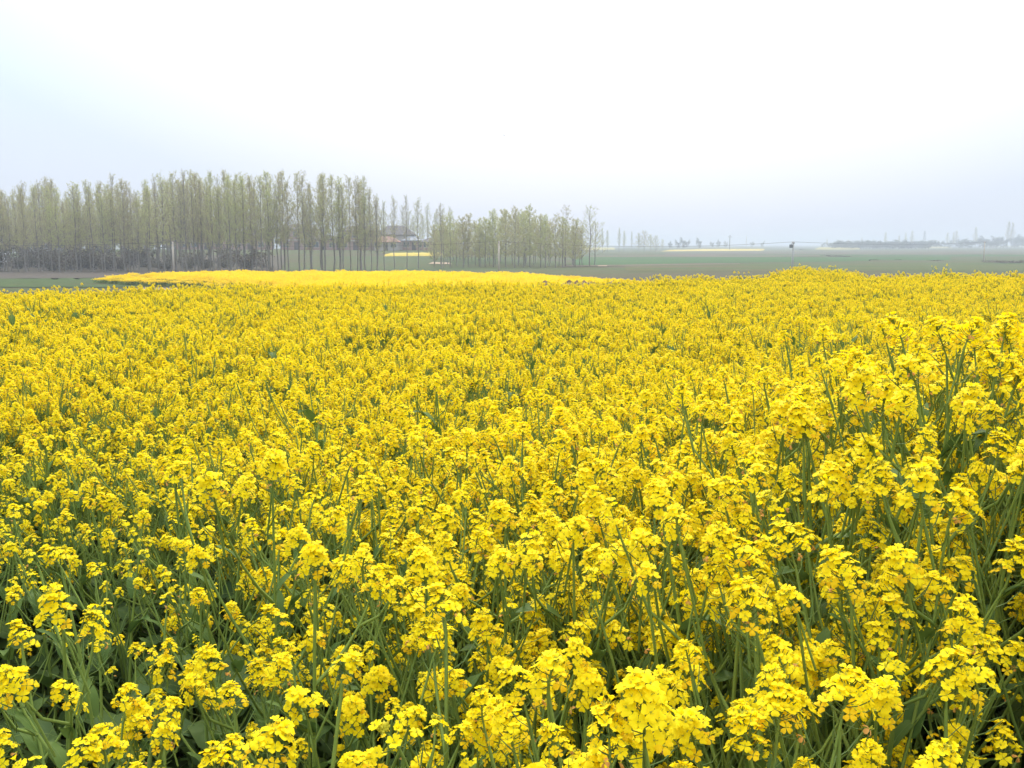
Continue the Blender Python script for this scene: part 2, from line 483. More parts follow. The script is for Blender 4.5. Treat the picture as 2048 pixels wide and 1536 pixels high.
sheet('soil_bank', [pg(262, 90), pg(372, 89), pg(368, 93.5), pg(285, 94.5)], mat_solid('grey_soil', (0.19, 0.15, 0.125), (0.13, 0.105, 0.085), rough=0.95, scale=0.6, detail=6), 0.08)

# ------------------------------------------------------------------ rapeseed: flowers, leaves, flower heads, plants
def make_flower(cup, spread, seed, petal=PETAL, size=1.0, lost=None):
    r_ = random.Random(seed)
    g_ = Geo()
    st_r = [0.0012, 0.0045, 0.0085, 0.0112]
    st_w = [0.0010, 0.0042, 0.0062, 0.0042]
    for k in range(4):
        if lost is not None and k in lost: continue
        az = k * math.pi / 2 + r_.uniform(-0.16, 0.16)
        tilt = cup + r_.uniform(-0.16, 0.16)
        wsc = spread * r_.uniform(0.88, 1.12)
        V = []
        for i in range(4):
            rr = st_r[i]
            bend = tilt - 0.35 * (i / 3.0) ** 2
            for j in (-1, 0, 1):
                x = rr * math.cos(bend) - (0.0010 if (i == 3 and j == 0) else 0)
                z = rr * math.sin(bend) + 0.002 + (0.0009 if j else 0.0) * (i / 3.0)
                y = j * st_w[i] * wsc
                V.append((x * math.cos(az) - y * math.sin(az), x * math.sin(az) + y * math.cos(az), z))
        F = []
        for i in range(3):
            for j in range(2):
                a = i * 3 + j
                F += [(a, a + 3, a + 4), (a, a + 4, a + 1)]
        g_.add(np.array(V) * size * 0.88, F, petal)
    # stamens and pistil
    V = [(0.0016, 0, 0.001), (-0.0008, 0.0014, 0.001), (-0.0008, -0.0014, 0.001), (0, 0, 0.0065)]
    g_.add(np.array(V) * size, [(0, 1, 3), (1, 2, 3), (2, 0, 3)], BUD)
    for q in range(3):
        a = q * 2.1 + 0.4
        dx, dy = math.cos(a) * 0.0022, math.sin(a) * 0.0022
        g_.add(np.array([(dx * .4, dy * .4, 0.001), (dx + .0005, dy, 0.0062), (dx - .0005, dy + .0006, 0.0062)]) * size, [(0, 1, 2)], BUD)
    return g_

FLOWERS = [make_flower(0.22, 1.0, 1), make_flower(0.45, 1.05, 2), make_flower(0.10, 0.95, 3), make_flower(0.75, 0.85, 4, size=0.9),
           make_flower(1.05, 0.7, 5, size=0.8),
           make_flower(-0.15, 0.85, 6, PETAL_OLD), make_flower(0.3, 0.8, 7, PETAL_OLD, 0.95), make_flower(-0.4, 0.6, 8, WILT, 0.85, lost=(1,)), make_flower(0.5, 0.8, 9, PETAL_OLD, 0.9, lost=(2,))]
FLOWER_MESH = [f.mesh('flower', PM) for f in FLOWERS]

def bud(g_, pos, d, ln, wd, m=BUD):
    d = np.array(d, float); d /= np.linalg.norm(d)
    ref = np.array([0.3, 0.2, 1.0]) if abs(d[2]) < 0.8 else np.array([1.0, 0.1, 0.2])
    a = np.cross(d, ref); a /= np.linalg.norm(a); b = np.cross(d, a)
    p = np.array(pos)
    V = [p] + [p + d * ln * 0.55 + (a * math.cos(t) + b * math.sin(t)) * wd for t in (0, 1.57, 3.14, 4.71)] + [p + d * ln]
    F = []
    for k in range(4): F += [(0, 1 + (k + 1) % 4, 1 + k), (5, 1 + k, 1 + (k + 1) % 4)]
    g_.add(V, F, m)

class Head:
    """A flower head: stalk, pedicels, buds and pods in .core; its flowers as (flower index, matrix)."""
    def __init__(s, n, length, seed, buds=9, pods=7, reach=1.0, young=False):
        r_ = random.Random(seed)
        s.core, s.flowers = Geo(), []
        bend = (r_.uniform(-0.012, 0.012), r_.uniform(-0.012, 0.012))
        def axis(t): return np.array([bend[0] * t * t, bend[1] * t * t, length * t])
        tube(s.core, [axis(t) for t in (-0.05, 0.35, 0.7, 1.0)], [0.0019, 0.0017, 0.0014, 0.0011], STEM, 4)
        top = axis(1.0)
        for k in range(buds):
            ph = k * 2.4; pol = 0.95 * math.sqrt((k + 0.3) / buds)
            d = np.array([math.sin(pol) * math.cos(ph), math.sin(pol) * math.sin(ph), math.cos(pol)])
            bud(s.core, top + d * 0.003, d, r_.uniform(0.006, 0.0095), r_.uniform(0.0016, 0.0023))
        ph = r_.uniform(0, 6.3)
        for k in range(n):
            t = (k + 0.5) / n
            ph += 2.39996 + r_.uniform(-0.35, 0.35)
            base = axis(max(0.06, 0.97 - 0.80 * t + r_.uniform(-0.05, 0.05)))
            pol = R(22) + R(62) * t ** 0.8 + r_.uniform(-0.14, 0.14)
            d = np.array([math.sin(pol) * math.cos(ph), math.sin(pol) * math.sin(ph), math.cos(pol)])
            ln = (0.010 + 0.0145 * t ** 0.6) * reach * r_.uniform(0.85, 1.15)
            p1 = base + d * ln * 0.55
            d2 = d + np.array([0, 0, 0.35]); d2 /= np.linalg.norm(d2)
            p2 = p1 + d2 * ln * 0.45
            tube(s.core, [base, p1, p2], [0.0007, 0.00065, 0.0008], POD, 3)
            if t < 0.10 and not young: fi = r_.choice([3, 4])
            elif t < 0.68: fi = r_.choice([0, 0, 1, 1, 2, 3]) if not young else r_.choice([3, 4, 1])
            elif t < 0.86: fi = r_.choice([0, 1, 2, 6, 5])
            else: fi = r_.choice([2, 5, 6, 6, 7, 8])
            nd = d2 * 0.8 + np.array([r_.uniform(-.3, .3), r_.uniform(-.3, .3), 0.35])
            s.flowers.append((fi, frame(p2, nd, r_.uniform(0, 6.3), r_.uniform(0.72, 1.0))))
        for k in range(pods):
            t = k / max(1, pods)
            ph += 2.39996
            base = axis(0.02) - np.array([0, 0, 0.012 + 0.075 * t])
            pol = R(58) + r_.uniform(-0.2, 0.2)
            d = np.array([math.sin(pol) * math.cos(ph), math.sin(pol) * math.sin(ph), math.cos(pol)])
            ln = r_.uniform(0.016, 0.026)
            p1 = base + d * ln
            d2 = d + np.array([0, 0, 0.8]); d2 /= np.linalg.norm(d2)
            tube(s.core, [base, p1, p1 + d2 * 0.010, p1 + d2 * r_.uniform(0.016, 0.032)], [0.0006, 0.0007, 0.0012, 0.0004], POD, 3)
        # the pods stand on the stalk that carries the head on downwards
        tube(s.core, [axis(0) - np.array([0, 0, 0.10]), axis(0) - np.array([0, 0, 0.05]), axis(-0.04)], [0.0021, 0.0020, 0.0019], STEM, 4)
        s.full = Geo(); s.full.put(s.core, np.eye(4))
        for fi, M in s.flowers: s.full.put(FLOWERS[fi], M)
        s.core_mesh = s.core.mesh('flower_head', PM)
        s.full_mesh = s.full.mesh('flower_head', PM)

HEADS_BIG = [Head(36, 0.062, 11, 11, 8, 1.12), Head(32, 0.050, 12, 10, 8, 1.05), Head(42, 0.082, 13, 9, 9, 1.08), Head(34, 0.058, 14, 14, 6, 1.15)]
HEADS_MID = [Head(24, 0.048, 21, 8, 5, 0.95), Head(20, 0.042, 22, 8, 4, 0.9), Head(28, 0.060, 23, 7, 6, 1.0), Head(17, 0.036, 24, 9, 3, 0.85)]
HEADS_SPARSE = [Head(9, 0.055, 31, 7, 8, 1.0), Head(6, 0.045, 32, 12, 5, 0.9)]
HEADS_GREEN = [Head(9, 0.040, 41, 30, 3, 1.1, True)]
HEADS = HEADS_BIG + HEADS_MID + HEADS_SPARSE + HEADS_GREEN

def make_leaf(length, width, droop, seed, mat, lobed=False, wavy=0.15):
    r_ = random.Random(seed)
    g_ = Geo()
    n = 9 if lobed else 6
    V = []
    p = np.array([0.0, 0.0, 0.0]); ang = R(58)
    for i in range(n + 1):
        t = i / n
        if lobed: w = width * (0.10 if t < 0.12 else (0.28 if i % 2 else 0.16) if t < 0.5 else math.sin(math.pi * min(1, (t - 0.42) / 0.58 * 0.93 + 0.07)) ** 0.7)
        else: w = width * (math.sin(math.pi * (0.16 + 0.84 * t)) ** 0.85) * (1.0 if t < 0.999 else 0.02)
        wob = math.sin(i * 2.3 + seed) * wavy * width
        for j in (-1, 0, 1):
            V.append((p[0] + (0.0 if j else 0.0), j * max(w, 0.0008), p[2] + (abs(j) * w * 0.28) + (wob * j if j else 0)))
        step = length / n
        p = p + np.array([math.cos(ang) * step, 0, math.sin(ang) * step])
        ang -= droop / n * (0.6 + 0.8 * t)
    F = []
    for i in range(n):
        for j in range(2):
            a = i * 3 + j
            F += [(a, a + 3, a + 4), (a, a + 4, a + 1)]
    g_.add(V, F, mat)
    rib = []
    for i in range(n + 1):
        c = np.array(V[i * 3 + 1]); w = width * 0.035 * (1 - 0.8 * i / n)
        rib += [c + np.array([-.0003, -w, .0007]), c + np.array([-.0003, w, .0007])]
    g_.add(rib, sum([[(2 * i, 2 * i + 2, 2 * i + 3), (2 * i, 2 * i + 3, 2 * i + 1)] for i in range(n)], []), POD)
    return g_

LEAVES = [make_leaf(0.17, 0.034, R(95), 1, LEAF_LOW, True), make_leaf(0.20, 0.040, R(120), 2, LEAF_LOW, True), make_leaf(0.14, 0.028, R(70), 3, LEAF_LOW, True),
          make_leaf(0.12, 0.020, R(70), 4, LEAF), make_leaf(0.09, 0.016, R(95), 5, LEAF), make_leaf(0.065, 0.012, R(50), 6, LEAF), make_leaf(0.16, 0.038, R(130), 7, LEAF_YEL, True)]
LEAF_MESH = [l_.mesh('leaf', PM) for l_ in LEAVES]

class Plant:
    """One kind of plant, 1 m to its top: stem, branches, leaves (index, matrix), flower heads (index, matrix)."""
    def __init__(s, seed, n_branch, heads_main, heads_side, lean=0.05, leafy=1.0, spread=1.0, low=0.45):
        r_ = random.Random(seed)
        s.leaves, s.heads, s.branches = [], [], []
        la = r_.uniform(0, 6.3)
        wob = [(r_.uniform(-1, 1) * 0.008, r_.uniform(-1, 1) * 0.008) for _ in range(6)]
        H = 0.93
        def st(t):
            k = t * 5; i = min(4, int(k)); f = k - i
            return np.array([lean * t * t * math.cos(la) + wob[i][0] * (1 - f) * (i > 0) + wob[i + 1][0] * f,
                             lean * t * t * math.sin(la) + wob[i][1] * (1 - f) * (i > 0) + wob[i + 1][1] * f, H * t])
        s.stem = Geo()
        ts = np.linspace(0, 1, 9)
        tube(s.stem, [st(t) for t in ts], [0.0046 * (1 - t) + 0.0017 for t in ts], STEM, 6)
        up = st(1.0) - st(0.95)
        s.heads.append((r_.choice(heads_main), frame(st(1.0), up + np.array([r_.uniform(-.02, .02), r_.uniform(-.02, .02), 0.01]), r_.uniform(0, 6.3), r_.uniform(.64, .80))))
        ph = r_.uniform(0, 6.3)
        for k in range(n_branch):
            ph += 2.39996 + r_.uniform(-0.4, 0.4)
            t = low + (0.88 - low) * (k + r_.uniform(0.1, 0.9)) / n_branch
            b0 = st(t)
            rise = r_.uniform(0.90, 1.04) * H - abs(r_.gauss(0, 0.15)) - b0[2]
            rise = max(rise, 0.08)
            out_ = rise * r_.uniform(0.30, 0.55) * spread + 0.035
            d = np.array([math.cos(ph), math.sin(ph), 0])
            pts = [b0 + d * out_ * (1 - (1 - q) ** 1.3) + np.array([0, 0, rise * q ** 1.12]) for q in (0, 0.25, 0.5, 0.75, 1.0)]
            g_ = Geo(); tube(g_, pts, [0.0026, 0.0023, 0.0020, 0.0017, 0.0015], STEM, 4)
            s.branches.append(g_)
            s.heads.append((r_.choice(heads_side), frame(pts[-1], pts[-1] - pts[-2] + np.array([r_.uniform(-.02, .02), r_.uniform(-.02, .02), 0.03]), r_.uniform(0, 6.3), r_.uniform(0.52, 0.74))))
            if r_.random() < 0.7:                        # the branch forks
                f0 = pts[2] if r_.random() < .5 else pts[3]
                a2 = ph + r_.uniform(-1.6, 1.6); rz2 = (pts[-1][2] - f0[2]) * r_.uniform(.45, 1.0) + 0.02
                d2 = np.array([math.cos(a2), math.sin(a2), 0]) * (0.02 + rz2 * r_.uniform(.35, .7))
                q2 = [f0, f0 + d2 * .65 + np.array([0, 0, rz2 * .4]), f0 + d2 + np.array([0, 0, rz2])]
                tube(g_, q2, [0.0018, 0.0016, 0.0013], STEM, 4)
                s.heads.append((r_.choice(heads_side), frame(q2[2], q2[2] - q2[1] + np.array([0, 0, .02]), r_.uniform(0, 6.3), r_.uniform(0.48, 0.68))))
            if r_.random() < 0.6:                       # leaf in the axil
                s.leaves.append((r_.choice([4, 5, 5]), Matrix.Translation(b0) @ Matrix.Rotation(ph + r_.uniform(-.3, .3), 4, 'Z') @ Matrix.Scale(r_.uniform(0.8, 1.3), 4)))
            if r_.random() < 0.5:                        # little leaf on the branch
                s.leaves.append((5, Matrix.Translation(pts[2]) @ Matrix.Rotation(ph + r_.uniform(-1, 1), 4, 'Z') @ Matrix.Scale(r_.uniform(0.7, 1.1), 4)))
        for k in range(int(8 * leafy)):
            ph += 2.39996
            t = 0.06 + (0.40 if leafy < 1.5 else 0.58) * (k + r_.random()) / (8 * leafy)
            li = r_.choice([0, 1, 2, 0, 1, 6]) if t < 0.22 else r_.choice([0, 1, 2, 2, 3])
            s.leaves.append((li, Matrix.Translation(st(t)) @ Matrix.Rotation(ph + r_.uniform(-.4, .4), 4, 'Z') @ Matrix.Rotation(r_.uniform(-.25, .25), 4, 'X') @ Matrix.Scale(r_.uniform(0.75, 1.25), 4)))
        s.full = Geo(); s.full.put(s.stem, np.eye(4))
        for b in s.branches: s.full.put(b, np.eye(4))
        for li, M in s.leaves: s.full.put(LEAVES[li], M)
        for hi, M in s.heads: s.full.put(HEADS[hi].full, M)
        s.stem_mesh = s.stem.mesh('stem', PM)
        s.branch_mesh = [b.mesh('branch', PM) for b in s.branches]
    def mass_mesh(s): return s.full.mesh('rapeseed_mass', PM)

BIG, MID, SPARSE, GREEN = [0, 1, 2, 3], [4, 5, 6, 7], [8, 9], [10]
PLANTS = [Plant(101, 10, BIG, MID + BIG[:1]), Plant(102, 11, BIG, MID + [8, 9], 0.08), Plant(103, 9, MID, MID + [8], 0.03), Plant(104, 12, BIG, MID + [8], 0.06, 1.1, 1.1),
          Plant(105, 10, MID, MID, 0.10), Plant(106, 9, BIG, MID + BIG, 0.05), Plant(107, 11, MID + [0], MID + [8], 0.07, 1.2, 0.9), Plant(108, 8, BIG, MID + SPARSE, 0.12, 1.2),
          Plant(109, 11, MID, MID, 0.14), Plant(110, 10, BIG, MID + [9], 0.10, 1.2, 1.2)]
P_SPARSE = [Plant(121, 4, [5, 7], SPARSE + [7], 0.08, 1.9), Plant(122, 4, SPARSE + [7], [7, 8, 9], 0.05, 2.0), Plant(123, 5, [5, 7], [7, 8, 9], 0.10, 1.9)]
P_GREEN = [Plant(131, 4, GREEN, SPARSE, 0.04, 1.4)]
ALL = PLANTS + P_SPARSE + P_GREEN

# ------------------------------------------------------------------ where the plants stand
def top_height(x, y):
    """Height of the flowering canopy of the near field."""
    a = x / np.maximum(y, 0.4)
    h = 1.06 + 0.10 * (vnoise(x * 0.9, y * 0.9, 1) - 0.5) + 0.05 * (vnoise(x * 2.7, y * 2.7, 2) - 0.5)
    h = h - 0.08 * smooth(6, 13, y) + 0.05 * smooth(18, 24, y)
    h = h + 0.15 * smooth(0.30, 0.50, a) * (1 - smooth(1.9, 4.2, y))
    h = h + 0.20 * smooth(0.08, 0.42, a) * (1 - smooth(1.8, 5.5, y))
    h = h + 0.10 * smooth(-0.25, 0.05, a) * (1 - smooth(1.6, 4.5, y))
    h = h - 0.06 * (1 - smooth(-0.45, -0.2, a)) * (1 - smooth(2.0, 4.0, y))
    return h

def density(x, y):
    a = x / np.maximum(y, 0.4)
    d = np.ones_like(a)
    d = d - 0.42 * (1 - smooth(-0.42, -0.10, a)) * (1 - smooth(2.0, 3.8, y))
    d = d - 0.75 * np.exp(-(((x + 1.42) / 0.42) ** 2 + ((y - 3.5) / 0.30) ** 2))      # gap left of the middle
    d = d - 0.7 * np.exp(-(((x + 0.45) / 0.16) ** 2 + ((y - 1.30) / 0.13) ** 2))
    d = d - 0.5 * np.exp(-(((x - 0.14) / 0.30) ** 2 + ((y - 4.6) / 0.35) ** 2))
    d = d - 0.25 * smooth(0.62, 0.78, vnoise(x * 1.3, y * 0.8, 9))
    return d

pts = []
sp = 0.158
iy = 0
y = 0.62
while y < 28.0:
    s_ = sp * 0.92 if y < 2.0 else sp * 0.75 if y < 9 else sp * 0.82
    half = 0.60 * y + 1.6
    xs = np.arange(-half, half, s_) + (iy % 2) * s_ * 0.5
    jx = rng.uniform(-0.5, 0.5, len(xs)) * s_ * 0.95
    jy = rng.uniform(-0.5, 0.5, len(xs)) * s_ * 0.95
    px, py = xs + jx, np.full(len(xs), y) + jy
    keep = (rng.random(len(xs)) < density(px, py)) & (py < edge_y(px, py) + rng.uniform(-0.45, 0.45, len(xs))) & (py > 0.55)
    pts += list(zip(px[keep], py[keep]))
    y += s_ * 0.9
    iy += 1
pts = np.array(pts)

# prominent plants, each placed where it stands in the field: photo point of the top head, its distance, kind, label
HERO = [
    (1450, 1400, 0.98, PLANTS[5], 'rapeseed plant with the widest many-domed yellow head at the bottom right of centre'),
    (1075, 1462, 0.96, PLANTS[0], 'rapeseed plant with a round yellow head at the bottom centre beside a green gap'),
    (1205, 1492, 0.93, PLANTS[2], 'low rapeseed plant with a small round head cut by the bottom edge near centre'),
    (548, 1345, 1.05, P_SPARSE[0], 'rapeseed plant with separate large-petalled flowers above dark leaves, lower left of centre'),
    (760, 1385, 1.02, P_GREEN[0], 'rapeseed plant topped by a pale green cluster of unopened buds'),
    (1610, 1235, 1.08, PLANTS[3], 'rapeseed plant with two broad bright yellow domes on a thick pale stem, lower right'),
    (1940, 1415, 1.02, PLANTS[1], 'rapeseed plant with a compact yellow head in the lower right corner'),
    (415, 1500, 0.95, PLANTS[0], 'low rapeseed plant with a round bright head at the bottom edge, left'),
    (845, 1185, 1.22, PLANTS[2], 'rapeseed plant with a tall column of large yellow petals, lower centre left'),
    (1835, 1150, 1.18, PLANTS[3], 'rapeseed plant with a broad bright dome left of the right-hand corner plant'),
    (1440, 1075, 1.22, PLANTS[2], 'rapeseed plant with a long upright column of bright flowers right of centre'),
    (1785, 612, 1.75, PLANTS[4], 'tall rapeseed plant rising above the canopy at right, left of the tallest one'),
    (1990, 640, 1.75, PLANTS[3], 'tallest rapeseed plant at the right border, head standing above all others'),
    (545, 895, 1.72, PLANTS[3], 'broad rapeseed plant standing up out of the left middle of the field'),
    (1295, 935, 1.65, PLANTS[5], 'rapeseed plant with a bright peaked head in the middle of the right half'),
    (600, 1065, 1.40, PLANTS[0], 'rapeseed plant with a dense bright head over dark leaves, left of centre'),
    (75, 1150, 1.38, PLANTS[6], 'bushy rapeseed plant with a wide yellow head at the left border'),
    (1920, 905, 1.45, PLANTS[3], 'rapeseed plant with broad stacked heads at the right, below the tallest plant'),
    (1690, 850, 1.65, PLANTS[7], 'rapeseed plant with loose bright heads right of the middle'),
    (240, 1085, 1.48, P_SPARSE[2], 'slender rapeseed plant with few heads among dark leaves at left'),
]
hero_rows = []
for (u, v, dist, kind, label) in HERO:
    d = ray(u, v); d = d / np.linalg.norm(d)
    p = np.array([0, 0, CAM_Z]) + d * dist
    hero_rows.append((p[0], p[1], p[2], kind, label))
hx = np.array([[h[0], h[1]] for h in hero_rows])
# room for them
dmin = np.min(np.linalg.norm(pts[:, None, :] - hx[None, :, :], axis=2), axis=1)
pts = pts[dmin > 0.085]
H_ = top_height(pts[:, 0], pts[:, 1]) + rng.normal(0, 0.055, len(pts))
tall = rng.random(len(pts)) < 0.05
H_ = np.where(tall & (pts[:, 1] > 3.0), H_ + rng.uniform(0.06, 0.20, len(pts)) * np.where(pts[:, 1] > 11, .55, 1.0), H_)
# the nearest ones stay under the sight lines to the rest
lim = CAM_Z - 0.50 * np.maximum(pts[:, 1], 0.3)
H_ = np.where(pts[:, 1] < 1.05, np.minimum(H_, np.maximum(0.62, lim + rng.uniform(-0.06, 0.03, len(pts)))), H_)
GZ_ = terrain(pts[:, 0], pts[:, 1])
H_ = np.where(pts[:, 1] < 7, np.minimum(H_, 1.57 - 0.058 * pts[:, 1] - GZ_), H_)
sparse_zone = (pts[:, 0] / pts[:, 1] < -0.04 - 0.11 * np.maximum(pts[:, 1] - 1.2, 0) + rng.uniform(-0.20, 0.12, len(pts))) & (pts[:, 1] < 3.9)
kind_i = np.where(sparse_zone & (rng.random(len(pts)) < 0.88), len(PLANTS) + rng.integers(0, 3, len(pts)), rng.integers(0, len(PLANTS), len(pts)))
kind_i = np.where(rng.random(len(pts)) < 0.012, len(ALL) - 1, kind_i)
rot_z = rng.uniform(0, 6.283, len(pts))

# which are seen largest: nearest in view
uv = np.array([project((a, b, c - 0.05)) for a, b, c in zip(pts[:, 0], pts[:, 1], H_ + GZ_)])
seen = (uv[:, 0] > -60) & (uv[:, 0] < 2108) & (uv[:, 1] < 1600) & (uv[:, 2] > 0)
order = np.argsort(np.where(seen, uv[:, 2], 1e9))
N_SINGLE = 300 - len(hero_rows)
single = order[:N_SINGLE]
FLOWER_LIMIT = 1.62                # nearer than this each flower is an object of its own

def build_plant(kind, x, y, top, rz, detail, tilt=(0, 0)):
    root = empty('rapeseed_plant', (x, y, float(terrain(x, y))), 0, 1.0)
    root.rotation_euler = (tilt[0], tilt[1], rz)
    sc = top / 0.985
    w_ = max(0.92, min(1.12, sc))
    S = Matrix.Diagonal((w_, w_, sc, 1.0))
    def moved(M):                                   # a leaf or a head keeps its own shape on a taller or lower stem
        return Matrix.Translation(S @ M.to_translation()) @ M.to_3x3().to_4x4()
    link('stem', kind.stem_mesh, root, S)
    for b in kind.branch_mesh: link('branch', b, root, S)
    for li, M in kind.leaves: link('leaf', LEAF_MESH[li], root, moved(M))
    for hi, M in kind.heads:
        h = HEADS[hi]
        hd = link('flower_head', h.core_mesh if detail else h.full_mesh, root, moved(M) @ Matrix.Scale(max(1.0, min(1.35, 1.12 * sc ** .7)) if kind not in P_SPARSE else 1.0, 4))
        if detail:
            for fi, FM in h.flowers: link('flower', FLOWER_MESH[fi], hd, FM)
    return root

GROUP = 'rapeseed plants in the near part of the field'
roots = []
for (x, y, z, kind, label) in hero_rows:
    o = build_plant(kind, x, y, z + 0.02 - float(terrain(x, y)), random.uniform(0, 6.28), True)
    roots.append(tag(o, label, 'plant', GROUP))
# neighbours are told apart by the prominent plant they stand beside
named = {}
SHORT = ['the widest many-domed head at the bottom', 'the round head at the bottom centre', 'the small head cut by the bottom edge', 'the plant with separate large petals', 'the plant with unopened green buds',
         'the plant with two broad domes', 'the lower right corner plant', 'the round head at the bottom left', 'the tall column of large petals', 'the broad dome near the right corner',
         'the long upright column of flowers', 'the tall plant next to the tallest one', 'the tallest plant at the right border', 'the broad plant in the left middle', 'the bright peaked head',
         'the dense head over dark leaves', 'the bushy plant at the left border', 'the broad stacked heads at the right', 'the loose bright heads', 'the slender plant among dark leaves']
for hi_, (x, y, z, kind, label) in enumerate(hero_rows):
    for side, (ox, oy) in (('just left of', (-1, 0)), ('just right of', (1, 0)), ('right behind', (0, 1))):
        best, bd = None, 0.36
        for i in single:
            if i in named: continue
            dx, dy = pts[i, 0] - x, pts[i, 1] - y
            along, across = dx * ox + dy * oy, abs(dx * oy) + abs(dy * ox)
            if along > 0.04 and across < along * 0.9 and along + across < bd: best, bd = i, along + across
        if best is not None: named[best] = f'rapeseed plant {side} {SHORT[hi_]}'
def looks(i):
    k, u, v = ALL[kind_i[i]], uv[i, 0], uv[i, 1]
    base = float(top_height(pts[i, 0], pts[i, 1]))
    hw = 'Tall' if H_[i] > base + .045 else 'Low' if H_[i] < base - .045 else 'Middling'
    fl = 'green-budded' if k in P_GREEN else 'sparsely flowered' if k in P_SPARSE else 'densely flowered'
    col = ['at the left border', 'near the left border', 'in the left third', 'left of the middle', 'just left of the middle', 'just right of the middle', 'right of the middle', 'in the right third', 'near the right border', 'at the right border'][int(min(9, max(0, u / 204.8)))]
    row = 'cut by the bottom edge' if v > 1460 else 'low in the foreground' if v > 1280 else 'in the lower foreground' if v > 1120 else 'in the upper foreground' if v > 980 else 'beyond the foreground' if v > 860 else 'halfway down the field'
    return f"{hw.lower()} {fl} rapeseed plant, {len(k.heads)} heads, {row} {col}"
for i in single:
    detail = uv[i, 2] < FLOWER_LIMIT
    o = build_plant(ALL[kind_i[i]], pts[i, 0], pts[i, 1], H_[i], rot_z[i], detail, (rng.uniform(-.05, .05), rng.uniform(-.05, .05)))
    tag(o, named.get(i) or looks(i), 'plant', GROUP)
print('single plants', len(single) + len(hero_rows), 'named', len(named), 'of', len(pts), 'limit depth', uv[single, 2].max())

# the rest of the field: one object whose plants are instanced
def scatter(name, P, Hs, rots, kinds, templates, label, tilt=0.06):
    lib = bpy.data.collections.new(name + '_kinds')
    for k, me in enumerate(templates):
        lib.objects.link(bpy.data.objects.new(f'{name}_kind_{k:02d}', me))
    me = bpy.data.meshes.new(name)
    n = len(P)
    me.vertices.add(n); me.vertices.foreach_set('co', np.asarray(P, np.float32).ravel())
    a = me.attributes.new('size', 'FLOAT_VECTOR', 'POINT'); a.data.foreach_set('vector', np.asarray(Hs, np.float32).ravel())
    rt = np.stack([rng.uniform(-tilt, tilt, n), rng.uniform(-tilt, tilt, n), rots], 1).astype(np.float32)
    a = me.attributes.new('turn', 'FLOAT_VECTOR', 'POINT'); a.data.foreach_set('vector', rt.ravel())
    a = me.attributes.new('which', 'INT', 'POINT'); a.data.foreach_set('value', np.asarray(kinds, np.int32))
    o = link(name, me)
    ng = bpy.data.node_groups.new(name, 'GeometryNodeTree')
    ng.interface.new_socket('Geometry', in_out='INPUT', socket_type='NodeSocketGeometry')
    ng.interface.new_socket('Geometry', in_out='OUTPUT', socket_type='NodeSocketGeometry')
    nn, ll = ng.nodes, ng.links
    gi, go = nn.new('NodeGroupInput'), nn.new('NodeGroupOutput')
    ci = nn.new('GeometryNodeCollectionInfo'); ci.inputs['Collection'].default_value = lib
    ci.inputs['Separate Children'].default_value = True; ci.inputs['Reset Children'].default_value = True
    ip = nn.new('GeometryNodeInstanceOnPoints'); ip.inputs['Pick Instance'].default_value = True
    def attr(nm, ty):
        q = nn.new('GeometryNodeInputNamedAttribute'); q.data_type = ty; q.inputs['Name'].default_value = nm
        return [s for s in q.outputs if s.enabled and s.name == 'Attribute'][0]
    ll.new(gi.outputs[0], ip.inputs['Points'])
    ll.new(ci.outputs[0], ip.inputs['Instance'])
    ll.new(attr('which', 'INT'), ip.inputs['Instance Index'])
    ll.new(attr('turn', 'FLOAT_VECTOR'), ip.inputs['Rotation'])
    ll.new(attr('size', 'FLOAT_VECTOR'), ip.inputs['Scale'])
    ll.new(ip.outputs[0], go.inputs[0])
    md = o.modifiers.new('scatter', 'NODES'); md.node_group = ng
    return tag(o, label, 'crop', None, 'stuff')

rest = np.setdiff1d(np.arange(len(pts)), single)
sc_ = H_[rest] / 0.985
WD = 1 + .15 * smooth(4, 8, pts[rest, 1])        # branching wider in the thin-sown middle of the field
scatter('rapeseed_crop', np.stack([pts[rest, 0], pts[rest, 1], GZ_[rest]], 1),
        np.stack([np.clip(sc_, .92, 1.08) * WD, np.clip(sc_, .92, 1.08) * WD, sc_], 1), rot_z[rest], kind_i[rest],
        [k.mass_mesh() for k in ALL], 'sea of yellow rapeseed plants behind the nearest rows')

